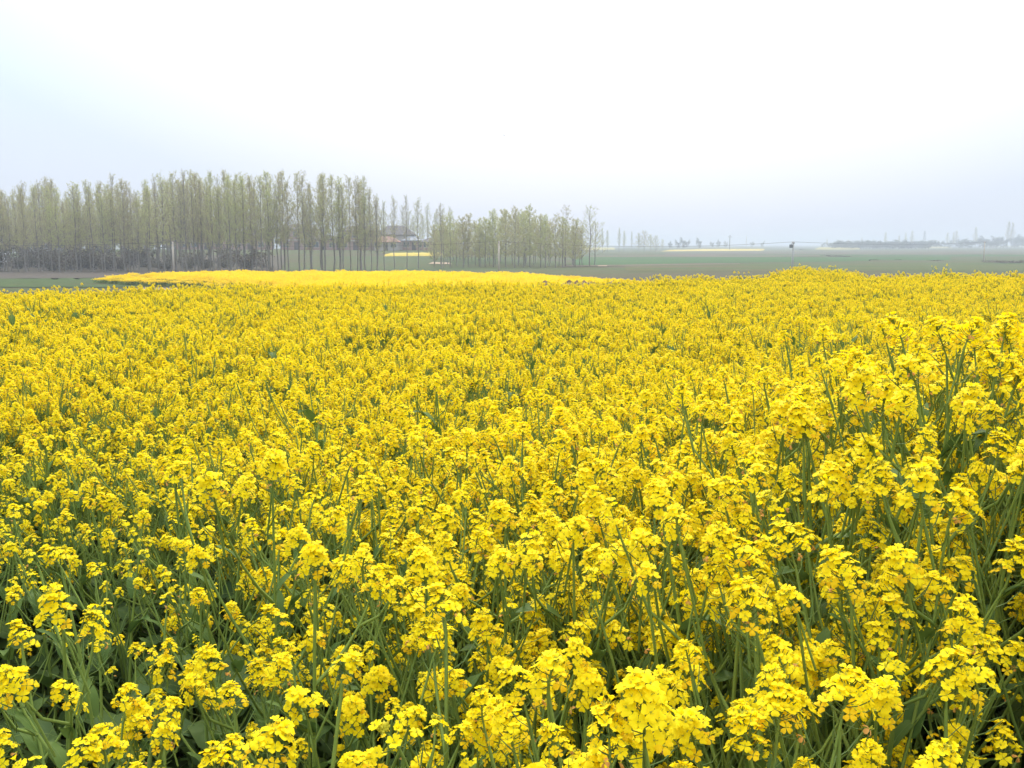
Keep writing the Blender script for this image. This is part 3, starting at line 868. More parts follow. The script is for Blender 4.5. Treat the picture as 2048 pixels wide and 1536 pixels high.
# the lower field beyond the dip: clumps of plants, seen from a hundred metres
def far_clump(seed, n=34, w=1.25):
    r_ = random.Random(seed); g_ = Geo()
    for k in range(n):
        x, y_ = r_.uniform(-w, w) * 0.5, r_.uniform(-w, w) * 0.5
        h = 1.0 + r_.gauss(0, 0.06)
        tube(g_, [(x, y_, 0), (x + r_.uniform(-.04, .04), y_ + r_.uniform(-.04, .04), h)], [0.006, 0.003], STEM, 3)
        for q in range(3):
            a = r_.uniform(0, 6.3); zz = r_.uniform(0.2, 0.55)
            g_.add([(x, y_, zz), (x + math.cos(a) * .2, y_ + math.sin(a) * .2, zz + .1), (x + math.cos(a + .5) * .16, y_ + math.sin(a + .5) * .16, zz - .03)], [(0, 1, 2)], LEAF)
        for q in range(6):
            cx, cy_, cz = x + r_.gauss(0, .09), y_ + r_.gauss(0, .09), h - abs(r_.gauss(0, .12))
            for f in range(9):
                ax = Vector((r_.gauss(0, 1), r_.gauss(0, 1), r_.gauss(0, 1) + .5)).normalized()
                M = np.array(frame((cx + r_.gauss(0, .022), cy_ + r_.gauss(0, .022), cz + r_.gauss(0, .02)), ax, r_.uniform(0, 6)))
                s2 = r_.uniform(.012, .019)
                V = np.array([(-s2, -s2, 0), (s2, -s2, 0), (s2, s2, 0), (-s2, s2, 0)]) @ M[:3, :3].T + M[:3, 3]
                g_.add(V, [(0, 1, 2), (0, 2, 3)], PETAL if r_.random() < .72 else PETAL_OLD)
    return g_.mesh('rapeseed_clump', PM)

fp, fe = [], []
for yy in np.arange(62, 125, 1.0):
    for xx in np.arange(-60, 32, 1.0):
        X, Y = xx + rng.uniform(-.3, .3), yy + rng.uniform(-.3, .3)
        u = 1024 + FPX * X / Y
        near = np.interp(u, [205, 225, 300, 370, 500, 700, 1300], [106, 103, 99, 96, 82, 66, 64])
        far = np.interp(u, [205, 225, 400, 700, 1000, 1110, 1250, 1300], [106, 109, 114, 120, 115, 106, 90, 84])
        if 205 < u < 1300 and near < Y < far and rng.random() > .18:
            fp.append((X, Y, float(terrain(X, Y)))); fe.append(min(Y - near, far - Y, (u - 205) / FPX * Y))
fp = np.array(fp)
fs = np.stack([np.ones(len(fp))] * 2 + [(0.55 + 0.50 * smooth(0.0, 5.0, np.array(fe))) * (0.93 + 0.22 * vnoise(fp[:, 0] / 6, fp[:, 1] / 9, 4)) + rng.normal(0, .09, len(fp))], 1)
scatter('rapeseed_field', fp, fs, rng.uniform(0, 6.28, len(fp)), rng.integers(0, 5, len(fp)), [far_clump(900 + k) for k in range(5)],
        'smooth yellow rapeseed field in the dip beyond the near field', 0.0)
print('far clumps', len(fp))

# ------------------------------------------------------------------ trees
TM = [M_BARK, M_TWIG, M_YOUNG, M_YOUNG2, M_FARLEAF]

def leaf_quads(g_, centres, size, m, r_):
    n = len(centres)
    c = np.asarray(centres, float)
    a = r_.normal(size=(n, 3)); a /= np.linalg.norm(a, axis=1)[:, None]
    b = np.cross(a, r_.normal(size=(n, 3))); b /= np.linalg.norm(b, axis=1)[:, None] + 1e-9
    s_ = size * r_.uniform(0.6, 1.3, n)[:, None]
    V = np.stack([c - a * s_, c + b * s_ * 0.55, c + a * s_, c - b * s_ * 0.55], 1).reshape(-1, 3)
    i = np.arange(n) * 4
    F = np.concatenate([np.stack([i, i + 1, i + 2], 1), np.stack([i, i + 2, i + 3], 1)])
    g_.add(V, F, m)

def poplar(seed, H=16.0, bare=0.24, width=1.0, leaves=1.0, leaf_m=2):
    r_ = np.random.default_rng(seed)
    tr, cr_, fo = Geo(), Geo(), Geo()
    wob = r_.normal(0, 0.10, (7, 2)); wob[0] = 0
    def st(t):
        k = t * 6; i = min(5, int(k)); f = k - i
        w_ = wob[i] * (1 - f) + wob[i + 1] * f
        return np.array([w_[0], w_[1], H * t])
    ts = np.linspace(0, 1, 9)
    tube(tr, [st(t) for t in ts], [0.125 * (1 - t) ** 0.9 + 0.012 for t in ts], 0, 6)
    centres = []
    ph = r_.uniform(0, 6.3)
    nb = 42
    for k in range(nb):
        t = bare + (0.97 - bare) * (k + r_.uniform(0, 1)) / nb
        ph += 2.39996 + r_.uniform(-.5, .5)
        b0 = st(t)
        rel = (t - bare) / (1 - bare)
        ln = H * (0.055 + 0.20 * (1 - rel) ** 0.8 * min(1, 0.45 + rel * 3)) * r_.uniform(0.75, 1.2)
        el = R(r_.uniform(52, 70) + 10 * rel)
        d = np.array([math.cos(ph) * width, math.sin(ph) * width, 0])
        q_ = np.linspace(0, 1, 5)
        pp = [b0 + d * ln * math.cos(el) * (1 - (1 - q) ** 1.5) + np.array([0, 0, ln * math.sin(el) * q ** 1.12]) + (r_.normal(0, .05, 3) if 0 < q else 0) for q in q_]
        tube(cr_, pp, np.linspace(0.034, 0.008, 5) * (0.6 + 0.6 * (1 - rel)), 1, 3)
        for w in range(7):
            q = r_.uniform(0.2, 1.0)
            j = min(3, int(q * 4)); f = q * 4 - j
            t0 = pp[j] * (1 - f) + pp[j + 1] * f
            a = r_.uniform(0, 6.3)
            tl = ln * r_.uniform(0.18, 0.4)
            t1 = t0 + np.array([math.cos(a) * tl * .5, math.sin(a) * tl * .5, tl * .8])
            tube(cr_, [t0, (t0 + t1) / 2 + r_.normal(0, .04, 3), t1], [0.013, 0.010, 0.006], 1, 3)
            nl = int(r_.poisson(13 * leaves * (1.0 - 0.6 * rel)))
            for _ in range(nl):
                z_ = r_.uniform(0.1, 1.05)
                centres.append(t0 + (t1 - t0) * z_ + r_.normal(0, .14, 3))
    leaf_quads(fo, centres if centres else [st(0.9)], 0.095, leaf_m, r_)
    return tr.mesh('trunk', TM), cr_.mesh('crown', TM), fo.mesh('foliage', TM)

def round_tree(seed, H=9.0, R_=3.2, leaf_m=4, n=1300):
    r_ = np.random.default_rng(seed)
    tr, cr_, fo = Geo(), Geo(), Geo()
    tube(tr, [(0, 0, 0), (.1, 0, H * .25), (0, .1, H * .55)], [0.2, 0.16, 0.08], 0, 6)
    centres = []
    for k in range(16):
        a = k * 2.4 + r_.uniform(-.4, .4); t = r_.uniform(0.08, 0.55)
        ln = R_ * r_.uniform(.6, 1.1); rise = H * r_.uniform(.0, .42)
        b0 = np.array([0, 0, H * t])
        e_ = b0 + np.array([math.cos(a) * ln, math.sin(a) * ln, rise])
        e_[2] = min(e_[2], H * .96)
        tube(cr_, [b0, (b0 + e_) / 2 + np.array([0, 0, -.15]), e_], [0.06, 0.04, 0.012], 1, 3)
        for _ in range(n // 16): centres.append(b0 + (e_ - b0) * r_.uniform(.35, 1.05) + r_.normal(0, .16 * R_ * .8, 3) * np.array([1, 1, .8]))
    leaf_quads(fo, centres, 0.24, leaf_m, r_)
    return tr.mesh('trunk', TM), cr_.mesh('crown', TM), fo.mesh('foliage', TM)

def shrub_mesh(seed, H=2.2, W=1.8, n=900):
    r_ = np.random.default_rng(seed)
    cr_, fo = Geo(), Geo()
    centres = []
    for k in range(14):
        a = r_.uniform(0, 6.3); ln = W * r_.uniform(.2, 1); h = H * r_.uniform(.5, 1)
        e_ = np.array([math.cos(a) * ln, math.sin(a) * ln, h])
        tube(cr_, [(0, 0, 0), e_ * np.array([.4, .4, .6]), e_], [0.03, 0.02, 0.008], 1, 3)
        for _ in range(n // 14): centres.append(e_ * np.array([1, 1, 1]) * r_.uniform(.3, 1.0) + r_.normal(0, .22, 3))
    leaf_quads(fo, centres, 0.10, 3, r_)
    return cr_.mesh('stems', TM), fo.mesh('foliage', TM)

POPLARS = [poplar(200 + k, leaves=[1.0, 0.8, 1.25, 0.6, 1.1, 0.35][k], width=[1, .85, 1.1, .9, 1, .8][k]) for k in range(6)]
THICK = [poplar(230 + k, H=13.0, bare=0.14, width=2.1, leaves=[2.4, 2.0, 1.5][k]) for k in range(3)]
BROAD = [poplar(240 + k, H=13.0, bare=0.22, width=2.6, leaves=0.45) for k in range(2)]
ROUND = [round_tree(250 + k, 9.0, 3.2) for k in range(3)]
SHRUBS = [shrub_mesh(270 + k) for k in range(3)]

def tree(meshes, x, y, h_scale, w_scale, label, group=None, cat='tree', name='poplar_tree'):
    o = empty(name, (x, y, float(terrain(x, y)) - 0.05), random.uniform(0, 6.28), (w_scale, w_scale, h_scale))
    if len(meshes) == 3:
        link('trunk', meshes[0], o)
        c_ = link('crown', meshes[1], o)
        link('foliage', meshes[2], c_)
    else:
        link('branches', meshes[0], o)
        link('foliage', meshes[1], o)
    return tag(o, label, cat, group)

TOP_L = ([-200, 0, 15, 30, 60, 120, 150, 200, 240, 275, 310, 345, 375, 420, 450, 480, 520, 545, 600, 640, 690, 730, 748, 765],
         [362, 352, 372, 366, 364, 354, 374, 362, 350, 372, 354, 350, 343, 344, 346, 342, 352, 344, 348, 348, 358, 354, 382, 402])
G1 = 'tall young poplars of the left grove'
def poplar_at(u, Y, v_top, label, group, lib, H, wmul=1.0):
    x = (u - 1024) / FPX * Y
    zt = at_depth(u, v_top, Y)[2]
    h = (zt - float(terrain(x, Y))) / H
    o = tree(lib[random.randrange(len(lib))], x, Y, h, h * wmul * random.uniform(.85, 1.15), label, group)
    return u, o

FRONT = []
# front row of the grove: one trunk after the other, each with its own place
for u in np.arange(-70, 770, 11.5):
    uu = u + random.uniform(-5, 5)
    FRONT.append(poplar_at(uu, 160 + random.uniform(-3, 6), np.interp(uu, *TOP_L) + random.choice([0, 2, 6, 14, 22, 34]), 'slim poplar in the front row of the tall left grove', G1, POPLARS, 16.0))
for u in np.concatenate([np.arange(-90, 560, 12.5), np.arange(570, 745, 40)]):
    uu = u + random.uniform(-6, 6)
    poplar_at(uu, 178 + random.uniform(-6, 8), np.interp(uu, *TOP_L) + random.choice([8, 16, 28, 40]), 'slim half-leafed poplar in the tall grove behind the yellow field', G1, POPLARS, 16.0)
for u in np.arange(-90, 480, 13.0):
    uu = u + random.uniform(-6, 6)
    poplar_at(uu, 199 + random.uniform(-7, 7), np.interp(uu, *TOP_L) + random.choice([18, 30, 50]), 'slim half-leafed poplar in the tall grove behind the yellow field', G1, POPLARS, 16.0)
ORD = ['first', 'second', 'third', 'fourth', 'fifth', 'sixth', 'seventh', 'eighth', 'ninth', 'tenth', 'eleventh', 'twelfth']
FRONT.sort(key=lambda r_: r_[0])
lf = [o for u_, o in FRONT if u_ < 352][::-1]; rt = [o for u_, o in FRONT if u_ >= 352]
inview = [o for u_, o in FRONT if 0 <= u_]
for k in range(12):
    lf[k]['label'] = f'front-row poplar of the tall grove, {ORD[k]} trunk left of the pale pole'
    rt[k]['label'] = f'front-row poplar of the tall grove, {ORD[k]} trunk right of the pale pole'
    rt[-1 - k]['label'] = f'front-row poplar of the tall grove, {ORD[k]} trunk from its right end'
    inview[k]['label'] = f'front-row poplar of the tall grove, {ORD[k]} trunk from the left border'
for u in np.arange(-90, 540, 15.0):
    uu = u + random.uniform(-6, 6)
    poplar_at(uu, 224 + random.uniform(-8, 8), np.interp(uu, *TOP_L) + random.choice([30, 45, 60]), 'slim poplar deep inside the tall left grove', G1, POPLARS, 16.0)
# singled out ones
for (u, Y, v, lab, lib, H) in [
    (733, 158, 356, 'tall poplar with a feathery top at the right end of the tall grove', [POPLARS[1]], 16.0),
    (756, 162, 400, 'shorter poplar sloping off the right end of the tall grove', [POPLARS[3]], 16.0),
    (791, 190, 396, 'left of three thin poplars standing in front of the grey-roofed house', [POPLARS[3]], 16.0),
    (815, 190, 392, 'middle of three thin poplars standing in front of the grey-roofed house', [POPLARS[5]], 16.0),
    (838, 190, 400, 'right of three thin poplars standing beside the grey-roofed house', [POPLARS[3]], 16.0),
    (884, 186, 408, 'nearly bare pale poplar with a dark trunk left of the round grove', [POPLARS[5]], 16.0),
    (1130, 205, 411, 'poplar with a spiky top near the right end of the round grove', [BROAD[0]], 13.0),
    (1178, 208, 413, 'last poplar, broad and thinly leafed, at the right end of the round grove', [BROAD[1]], 13.0)]:
    poplar_at(u, Y, v, lab, 'poplars beside the village', lib, H, 1.25 if u > 1150 else 1.0)
TOP_M = ([860, 900, 930, 955, 985, 1015, 1030, 1050, 1080, 1105, 1150, 1170], [450, 428, 428, 436, 424, 414, 418, 410, 424, 428, 440, 446])
MIDROW = [[], [], []]
for row, (Y0, st_, dv) in enumerate([(196, 17, 0), (212, 15, 6), (228, 18, 12)]):
    for u in np.arange(872, 1160, st_):
        uu = u + random.uniform(-6, 6)
        MIDROW[row].append(poplar_at(uu, Y0 + random.uniform(-5, 5), np.interp(uu, *TOP_M) + dv + random.choice([0, 3, 8, 14]), 'bushy olive poplar in the rounded grove at the centre', 'poplars of the central grove', THICK, 13.0))
MIDROW[0].sort(key=lambda r_: r_[0])
for k, (u_, o) in enumerate(MIDROW[0]):
    n_ = len(MIDROW[0])
    o['label'] = f"bushy olive poplar, {ORD[k]} from the left in the front row of the central grove" if k < n_ / 2 else f"bushy olive poplar, {ORD[n_ - 1 - k]} from the right in the front row of the central grove"
for row, w_ in ((1, 'middle'), (2, 'back')):
    for u_, o in MIDROW[row]: o['label'] = f'bushy olive poplar in the {w_} row of the rounded central grove'
for u in np.arange(742, 905, 13):
    poplar_at(u + random.uniform(-5, 5), 335 + random.uniform(-12, 30), 418 + random.uniform(-16, 24), 'wispy pale tree behind the houses, between the two groves', 'wispy trees behind the village', [POPLARS[5], POPLARS[3], BROAD[0]], 15.0, 1.2)
for u in (1146, 1158, 1163, 1188):
    poplar_at(u, 212 + random.uniform(-4, 8), 440 + random.uniform(-4, 14), 'thin broad poplar in the loose right end of the central grove', 'poplars at the end of the central grove', BROAD, 13.0)
for u in np.arange(858, 905, 14):
    poplar_at(u, 300 + random.uniform(-10, 10), 432 + random.uniform(-6, 14), 'pale hazy poplar behind the brick house', 'hazy poplars behind the village', POPLARS, 16.0)
# village trees that close the view between the trunks of the left grove
for u in np.concatenate([np.arange(-100, 350, 13.0), np.arange(365, 780, 19)]):
    Y = (255 + random.uniform(-14, 50)) if u < 350 else 325 + random.uniform(-15, 25)
    uu = u + random.uniform(-6, 6)
    x = (uu - 1024) / FPX * Y
    h = (at_depth(uu, random.uniform(428, 462) + (8 if u > 350 else 0) + (8 if u > 560 else 0), Y)[2] - float(terrain(x, Y))) / 9.0
    tree(random.choice(ROUND), x, Y, h, h * 1.1, 'bushy village tree seen between the trunks of the tall left grove', 'village trees behind the left grove', 'tree', 'village_tree')
# undergrowth beneath the left grove
for u in np.concatenate([np.arange(-80, 330, 11.0), np.arange(335, 560, 19)]):
    Y = 172 + random.uniform(-8, 34)
    x = (u + random.uniform(-7, 7) - 1024) / FPX * Y
    s_ = random.choice([.5, .7, 1.0, 1.3, 1.9]) * random.uniform(.8, 1.2) * (1.2 if u < 320 else .9)
    tree(random.choice(SHRUBS), x, Y, s_, s_ * 1.2, 'dark shrub under the poplars of the left grove', 'shrubs under the left grove', 'shrub', 'shrub')

# far trees beyond the groves, hazy
def far_tree(u, v_top, Y, lib, H, label, group, w=1.0, name='far_tree'):
    x = (u - 1024) / FPX * Y
    zt = CAM_Z + (488 - v_top) / FPX * Y
    h = (zt - float(terrain(x, Y))) / H
    return tree(random.choice(lib), x, Y, h, h * w, label, group, 'tree', name)
for (u, v, Y, w) in [(1203, 458, 520, 1.0), (1213, 462, 540, 1.0), (1236, 457, 560, 1.0), (1246, 463, 560, .9), (1261, 464, 600, .8), (1275, 468, 620, 1.1), (1286, 463, 620, 1.4), (1298, 470, 640, 1.3), (1309, 472, 560, 1.2), (1322, 479, 700, 1.2)]:
    far_tree(u, v, Y, POPLARS[:3] if w < 1.05 else THICK, 16.0 if w < 1.05 else 13.0, 'blue-hazed tree beyond the right end of the central grove', 'hazy trees right of the central grove', w)
for (u, v, Y) in [(1337, 481, 900), (1352, 478, 900), (1362, 473, 900), (1371, 476, 950), (1394, 474, 900), (1420, 480, 1100), (1433, 478, 1100), (1447, 480, 1100), (1500, 480, 1200), (1520, 481, 1200)]:
    far_tree(u, v, Y, ROUND, 9.0, 'tiny faint tree on the hazy horizon', 'faint trees on the horizon', 0.8)
far_tree(1488, 472, 900, [POPLARS[5]], 16.0, 'thin lone bare tree on the horizon', None, .6)
u = 1665.0
while u < 1850:
    far_tree(u, 480 + random.uniform(-2.5, 2), 900 + random.uniform(-40, 60), ROUND, 9.0, 'low blue-grey bushy tree in the far hedge line', 'far hedge line on the right', 2.2)
    u += random.uniform(5, 8)
u = 1640.0
while u < 2130:
    vt = np.interp(u, [1640, 1760, 1880, 1930, 1990, 2010, 2080, 2130], [482, 477, 473, 467, 464, 461, 463, 464]) + random.uniform(-2, 6)
    far_tree(u, vt, 1020 + random.uniform(-80, 150), ROUND + POPLARS[:1], 11.0, 'pale tree dissolving in haze along the far right horizon', 'hazy trees along the right horizon', 1.2)
    u += random.uniform(4.5, 8)

for (u, v, w, lab) in [(1668, 513, 3.0, 'long low dark bush in the green fields right of the pole'), (1690, 513.5, 2.6, 'low dark bush beside the long one in the green fields'), (1995, 526, 3.0, 'dark low thicket in the field near the right border'), (2020, 527, 3.4, 'larger dark thicket at the right border of the fields'),
                       (1600, 500, 4.0, 'round dark bush behind the transformer pole'), (1480, 494.5, 6.0, 'dark clump beyond the long yellow strip'), (1870, 522, 1.6, 'small brown bush in the middle of the right-hand fields')]:
    gx_, gy_ = gp(u, v)
    tree(SHRUBS[0], gx_, gy_, .30 * w / 3, w, lab, 'bushes scattered in the fields', 'shrub', 'shrub')

# ------------------------------------------------------------------ village
M_BRICK = mat_solid('dull_brick', (0.30, 0.20, 0.165), (0.25, 0.165, 0.14), rough=0.9, scale=0.8)
M_REDBR = mat_solid('red_brick', (0.34, 0.155, 0.115), (0.28, 0.13, 0.10), rough=0.9, scale=0.8)
M_PLAST = mat_solid('grey_plaster', (0.40, 0.36, 0.34), (0.33, 0.30, 0.285), rough=0.9, scale=0.5)
M_WHITE = mat_solid('whitewash', (0.74, 0.75, 0.78), (0.62, 0.63, 0.66), rough=0.85, scale=0.5)
M_ROOFD = mat_solid('dark_roof_tile', (0.115, 0.105, 0.108), (0.085, 0.078, 0.08), rough=0.85, scale=1.2, bump=0.2)
M_ROOFR = mat_solid('red_roof_tile', (0.26, 0.145, 0.115), (0.21, 0.12, 0.095), rough=0.85, scale=1.2, bump=0.2)
M_ROOFB = mat_solid('blue_grey_sheet', (0.15, 0.17, 0.22), (0.12, 0.14, 0.18), rough=0.6, scale=0.8)
M_PANE = mat_solid('window_glass', (0.06, 0.08, 0.085), (0.045, 0.06, 0.07), rough=0.15, scale=1.0, spec=0.5)
M_FRAME = mat_solid('window_frame', (0.45, 0.46, 0.46), None, rough=0.6)
M_DOOR = mat_solid('dark_door', (0.07, 0.055, 0.05), None, rough=0.6)
M_SLAB = mat_solid('concrete_band', (0.48, 0.46, 0.44), (0.40, 0.38, 0.37), rough=0.9)

def one(name, mat, parent, fn, sm=False):
    g_ = Geo(); fn(g_)
    return link(name, g_.mesh(name, [mat], sm), parent)

def hip_roof(g_, w, d, z, h, over=0.5, ridge=0.45):
    a, b = w / 2 + over, d / 2 + over
    rr = w / 2 * ridge
    V = [(-a, -b, z), (a, -b, z), (a, b, z), (-a, b, z), (-rr, 0, z + h), (rr, 0, z + h),
         (-a, -b, z - .15), (a, -b, z - .15), (a, b, z - .15), (-a, b, z - .15)]
    F = [(0, 1, 5), (0, 5, 4), (1, 2, 5), (2, 3, 4), (2, 4, 5), (3, 0, 4)]
    for i in range(4):
        j = (i + 1) % 4
        F += [(i, 6 + i, 6 + j), (i, 6 + j, j)]
    F += [(6, 8, 7), (6, 9, 8)]
    g_.add(V, F, 0)

def house(u, Y, w, d, storeys, wall, roof, label, rz=0.0, roof_h=1.8, flat=False, sh=3.0, windows=3, name='house', door=True):
    x = (u - 1024) / FPX * Y
    o = empty(name, (x, Y, float(terrain(x, Y)) - 0.1), rz)
    H = storeys * sh
    one('wall', wall, o, lambda g_: box(g_, (-w / 2, -d / 2, 0), (w / 2, d / 2, H), 0))
    if flat:
        one('roof', roof, o, lambda g_: box(g_, (-w / 2 - .3, -d / 2 - .3, H + .003), (w / 2 + .3, d / 2 + .3, H + .35), 0))
    else:
        one('roof', roof, o, lambda g_: hip_roof(g_, w, d, H + .153, roof_h))
    for k in range(1, storeys):
        one('floor_band', M_SLAB, o, lambda g_: box(g_, (-w / 2 - .05, -d / 2 - .22, k * sh - .12), (w / 2 + .05, -d / 2 - .003, k * sh + .12), 0))
    dx = w / (windows + 0.0)
    for k in range(storeys):
        for i in range(windows):
            cx = -w / 2 + dx * (i + .5)
            if k == 0 and i == windows // 2 and door:
                one('door', M_DOOR, o, lambda g_: box(g_, (cx - .6, -d / 2 - .06, .05), (cx + .6, -d / 2 - .002, 2.25), 0))
                continue
            fr = one('window', M_FRAME, o, lambda g_: box(g_, (cx - .85, -d / 2 - .07, k * sh + .85), (cx + .85, -d / 2 - .004, k * sh + 2.35), 0))
            for sx in (-1, 1):
                one('pane', M_PANE, fr, lambda g_: box(g_, (cx + (.04 if sx > 0 else -.78), -d / 2 - .10, k * sh + .93), (cx + (.78 if sx > 0 else -.04), -d / 2 - .072, k * sh + 2.27), 0))
    return tag(o, label, 'house', 'village houses')

house(795, 285, 10.5, 8, 1, M_PLAST, M_ROOFD, 'house with a big dark hipped roof above a red-tiled lean-to', 0.05, 2.6, sh=4.2)
house(776, 276, 6.6, 4, 1, M_PLAST, M_ROOFR, 'low red-tiled outbuilding in front of the dark hipped roof', -.03, 1.5, windows=3, sh=2.3)
house(831, 281, 6.4, 5, 1, M_BRICK, M_ROOFB, 'low brick shed with a blue-grey roof right of the dark hipped roof', .03, 1.3, windows=3, sh=2.6)
house(718, 285, 9.4, 8, 2, M_BRICK, M_ROOFD, 'two-storey brick house between the trunks, left of the red-tiled outbuilding', 0.0, 1.3, sh=2.7)
house(604, 288, 9.0, 8, 2, M_BRICK, M_ROOFD, 'two-storey grey-roofed house glimpsed through the middle of the tall grove', -.04, 1.5, sh=2.9)
house(893, 283, 6.5, 7, 2, M_REDBR, M_ROOFD, 'plain red-brick block left of the central grove', 0.04, 1.0, flat=True, windows=2, sh=2.6)
house(510, 290, 10.0, 7, 1, M_BRICK, M_ROOFD, 'long low house hidden behind the trunks, left of the two-storey houses', 0.02, 1.5, sh=3.4)
house(415, 292, 14.0, 8, 2, M_BRICK, M_ROOFD, 'wide brown house almost hidden behind the tall grove', 0.0, 1.0, flat=True, windows=4, sh=2.8)
house(655, 284, 7.0, 5, 1, M_BRICK, M_ROOFD, 'small low brick house between the two two-storey houses', 0.0, 1.2, sh=3.0)
house(866, 279, 5.5, 4, 1, M_BRICK, M_ROOFD, 'small dark-roofed shed left of the red-brick block', 0.0, 1.1, windows=2, sh=2.2, name='shed')
house(4, 222, 3.4, 3, 1, M_WHITE, M_WHITE, 'small whitewashed hut between the trunks at the left border', 0.0, .6, flat=True, windows=2, sh=2.1, name='hut', door=False)

# ------------------------------------------------------------------ poles and cable
M_CONC = mat_solid('pole_concrete', (0.50, 0.43, 0.37), (0.42, 0.36, 0.31), rough=0.9, scale=2.0)
M_STEEL = mat_solid('galvanised_steel', (0.16, 0.17, 0.18), (0.12, 0.125, 0.13), rough=0.6, scale=3.0)
M_CER = mat_solid('insulator_ceramic', (0.30, 0.26, 0.24), None, rough=0.3)
M_CABLE = mat_solid('cable_rubber', (0.08, 0.08, 0.085), None, rough=0.6)
tops = []
def utility_pole(u, Y, v_top, label, box_on=False, lean=0.0, conc=M_CONC):
    x = (u - 1024) / FPX * Y
    z0 = float(terrain(x, Y)) - .1
    zt = at_depth(u, v_top, Y)[2]
    h = zt - z0
    o = empty('utility_pole', (x, Y, z0)); o.rotation_euler = (0, lean, 0)
    one('shaft', conc, o, lambda g_: tube(g_, [(0, 0, 0), (0, 0, h * .5), (0, 0, h)], [.17, .14, .11], 0, 10, True), True)
    one('crossarm', M_STEEL, o, lambda g_: box(g_, (-.05, -.55, h - .32), (.05, .55, h - .22), 0))
    for s in (-.45, .45):
        one('insulator', M_CER, o, lambda g_: tube(g_, [(0, s, h - .22), (0, s, h - .10), (0, s, h - .02)], [.04, .07, .03], 0, 8, True), True)
    if box_on:
        tr_ = one('transformer', M_STEEL, o, lambda g_: box(g_, (-.50, -.28, h - .95), (-.13, .28, h - .45), 0))
        one('bushing', M_CER, tr_, lambda g_: tube(g_, [(-.32, 0, h - .45), (-.32, 0, h - .28)], [.05, .03], 0, 8, True), True)
    tops.append((x + lean * h, Y, z0 + h - .05))
    return tag(o, label, 'utility pole', 'poles along the cable')
utility_pole(352, 151, 483, 'pale concrete pole in front of the tall left grove')
utility_pole(998, 150, 482, 'pale concrete pole in front of the central grove')
utility_pole(1581, 150, 483, 'concrete pole with a small dark transformer in the green fields at right', True, 0.0, mat_solid('grey_pole_concrete', (0.42, 0.42, 0.42), (0.36, 0.36, 0.36), rough=0.9, scale=2.0))
utility_pole(1960, 260, 483, 'faint thin pole among the fields near the right border')
def cable(a, b, sag, label):
    g_ = Geo()
    q = np.linspace(0, 1, 25)
    P = [np.array(a) * (1 - t) + np.array(b) * t - np.array([0, 0, sag * 4 * t * (1 - t)]) for t in q]
    for dy in (-.45, .45):
        tube(g_, [p + np.array([0, dy, 0]) for p in P], [.015] * 25, 0, 4)
    return tag(link('power_cable', g_.mesh('power_cable', [M_CABLE])), label, 'cable', 'cables between the poles')
cable((-100.0, 152.5, 1.9), tops[0], .55, 'sagging power cable running from the left border to the left pole')
cable(tops[0], tops[1], .75, 'sagging power cable between the left and the central pole')
cable(tops[1], tops[2], .75, 'sagging power cable between the central pole and the one with the transformer')
cable(tops[2], tops[3], .55, 'power cable running from the transformer pole to the far right pole')
# distant pylon and a far pole on the horizon
def far_mast(u, Y, v_top, label, lattice):
    x = (u - 1024) / FPX * Y
    z0 = float(terrain(x, Y)); h = at_depth(u, v_top, Y)[2] - z0
    o = empty('lattice_mast' if lattice else 'utility_pole', (x, Y, z0))
    if lattice:
        for sx in (-1, 1):
            for sy in (-1, 1):
                one('leg', M_STEEL, o, lambda g_: tube(g_, [(sx * 1.6, sy * 1.6, 0), (sx * .3, sy * .3, h)], [.22, .14], 0, 4))
        for k in range(5):
            t = (k + .5) / 5; a = 1.6 * (1 - t) + .3 * t
            one('brace', M_STEEL, o, lambda g_: [tube(g_, [(-a, s * a, h * t), (a, s * a, h * t + 1)], [.1, .1], 0, 3) for s in (-1, 1)])
        one('arm', M_STEEL, o, lambda g_: box(g_, (-2.6, -.15, h * .86), (2.6, .15, h * .86 + .3), 0))
    else:
        one('shaft', M_STEEL, o, lambda g_: tube(g_, [(0, 0, 0), (0, 0, h)], [.3, .22], 0, 8, True))
        one('crossarm', M_STEEL, o, lambda g_: box(g_, (-1.4, -.12, h * .86), (1.4, .12, h * .86 + .3), 0))
    return tag(o, label, 'mast' if lattice else 'utility pole')
far_mast(1840, 1150, 462, 'faint lattice mast above the far right hedge line', True)
far_mast(1455, 700, 470, 'small dark pole standing on the horizon right of centre', False)

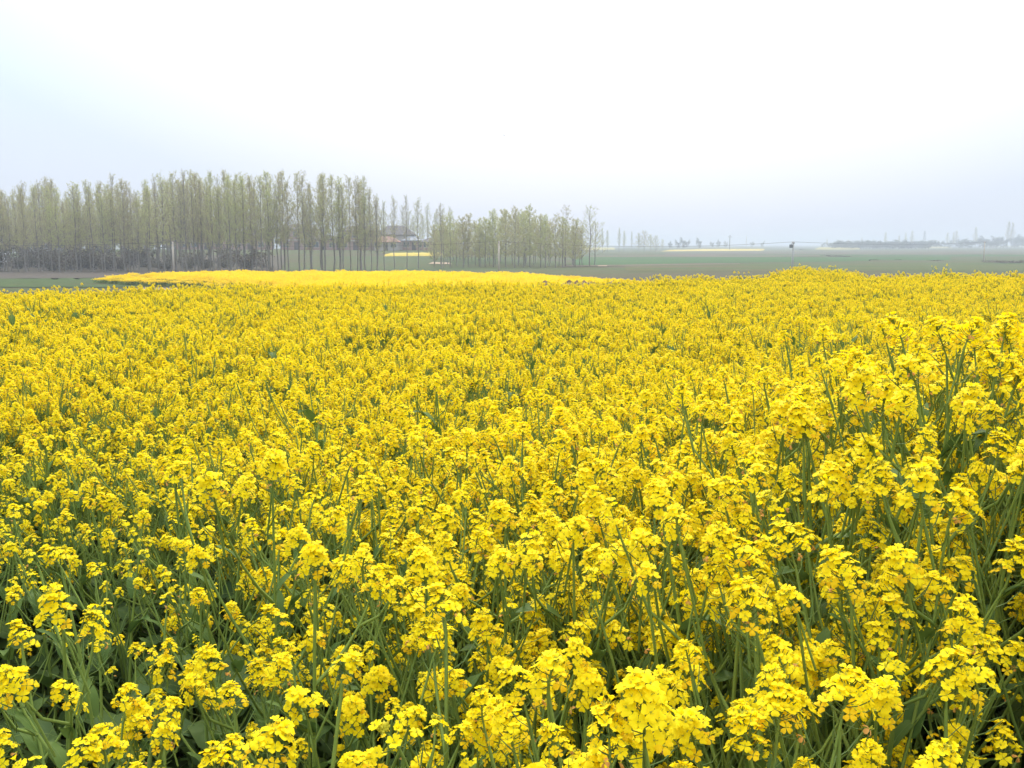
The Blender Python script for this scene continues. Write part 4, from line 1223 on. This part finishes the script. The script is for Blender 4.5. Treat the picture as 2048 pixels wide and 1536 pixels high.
# ------------------------------------------------------------------ earth mounds just behind the near field
def mound(u, Y, w, h, label):
    r_ = np.random.default_rng(int(u))
    x = (u - 1024) / FPX * Y
    g_ = Geo(); V, F = [], []
    nr, na = 6, 14
    for i in range(nr):
        t = i / (nr - 1)
        for k in range(na):
            a = 2 * math.pi * k / na
            rr = (1 - t) ** .5 * (1 + r_.uniform(-.14, .14))
            V.append((math.cos(a) * rr * w / 2, math.sin(a) * rr * w * .35, h * t ** .4 * (1 + r_.uniform(-.04, .04)) - .05))
    for i in range(nr - 1):
        for k in range(na):
            p, q = i * na + k, i * na + (k + 1) % na
            F += [(p, q, q + na), (p, q + na, p + na)]
    g_.add(V, F, 0)
    o = link('earth_mound', g_.mesh('earth_mound', [M_SOIL2], False))
    o.location = (x, Y, float(terrain(x, Y)))
    return tag(o, label, 'mound', 'earth mounds behind the near field')
M_SOIL2 = mat_solid('mound_earth', (0.30, 0.22, 0.16), (0.17, 0.13, 0.09), rough=0.95, scale=7.0, bump=0.5)
Ym = 22.5
for (u, v, w, lab) in [(1226, 553, .30, 'largest brown earth mound, rightmost behind the yellow field edge'), (1184, 554, .20, 'small grey-brown earth mound left of the largest one'), (1168, 553, .20, 'grey earth lump second from the right group of mounds'),
                       (1153, 552, .12, 'narrow reddish earth lump in the middle of the mounds'), (1137, 552, .18, 'dark earth lump third from the left'), (1090, 553, .20, 'earth mound with reddish top, leftmost of the row')]:
    zt = at_depth(u, v, Ym)[2]
    mound(u, Ym, w * 4.2, zt + .09, lab)
mound(1698, 27.0, 1.0, at_depth(1698, 542, 27.0)[2] + .15, 'low pinkish soil heap right of the yellow rise')

# a small bird high over the plain
g_ = Geo()
bird = empty('bird', tuple(at_depth(1008, 271, 90)))
bird.rotation_euler = (R(20), R(38), R(15))
M_BIRD = mat_solid('bird_feathers', (0.16, 0.15, 0.15), (0.12, 0.11, 0.11), rough=0.8)
one('body', M_BIRD, bird, lambda g_: tube(g_, [(0, -.12, 0), (0, -.05, 0), (0, .06, .01), (0, .13, .01), (0, .16, .0)], [.004, .03, .038, .022, .004], 0, 7), True)
for s in (-1, 1):
    one('wing', M_BIRD, bird, lambda g_: g_.add([(0, .05, .01), (0, -.04, .01), (s * .14, .06, .05), (s * .13, -.05, .045), (s * .30, .0, .03), (s * .13, 0, .055)], [(0, 5, 1), (0, 2, 5), (1, 5, 3), (2, 4, 5), (5, 4, 3)], 0))
one('tail', M_BIRD, bird, lambda g_: g_.add([(0, -.10, 0), (-.04, -.2, 0), (.04, -.2, 0), (0, -.12, .012)], [(0, 1, 3), (3, 1, 2), (3, 2, 0), (0, 2, 1)], 0))
tag(bird, 'tiny grey bird gliding alone in the white sky', 'bird')
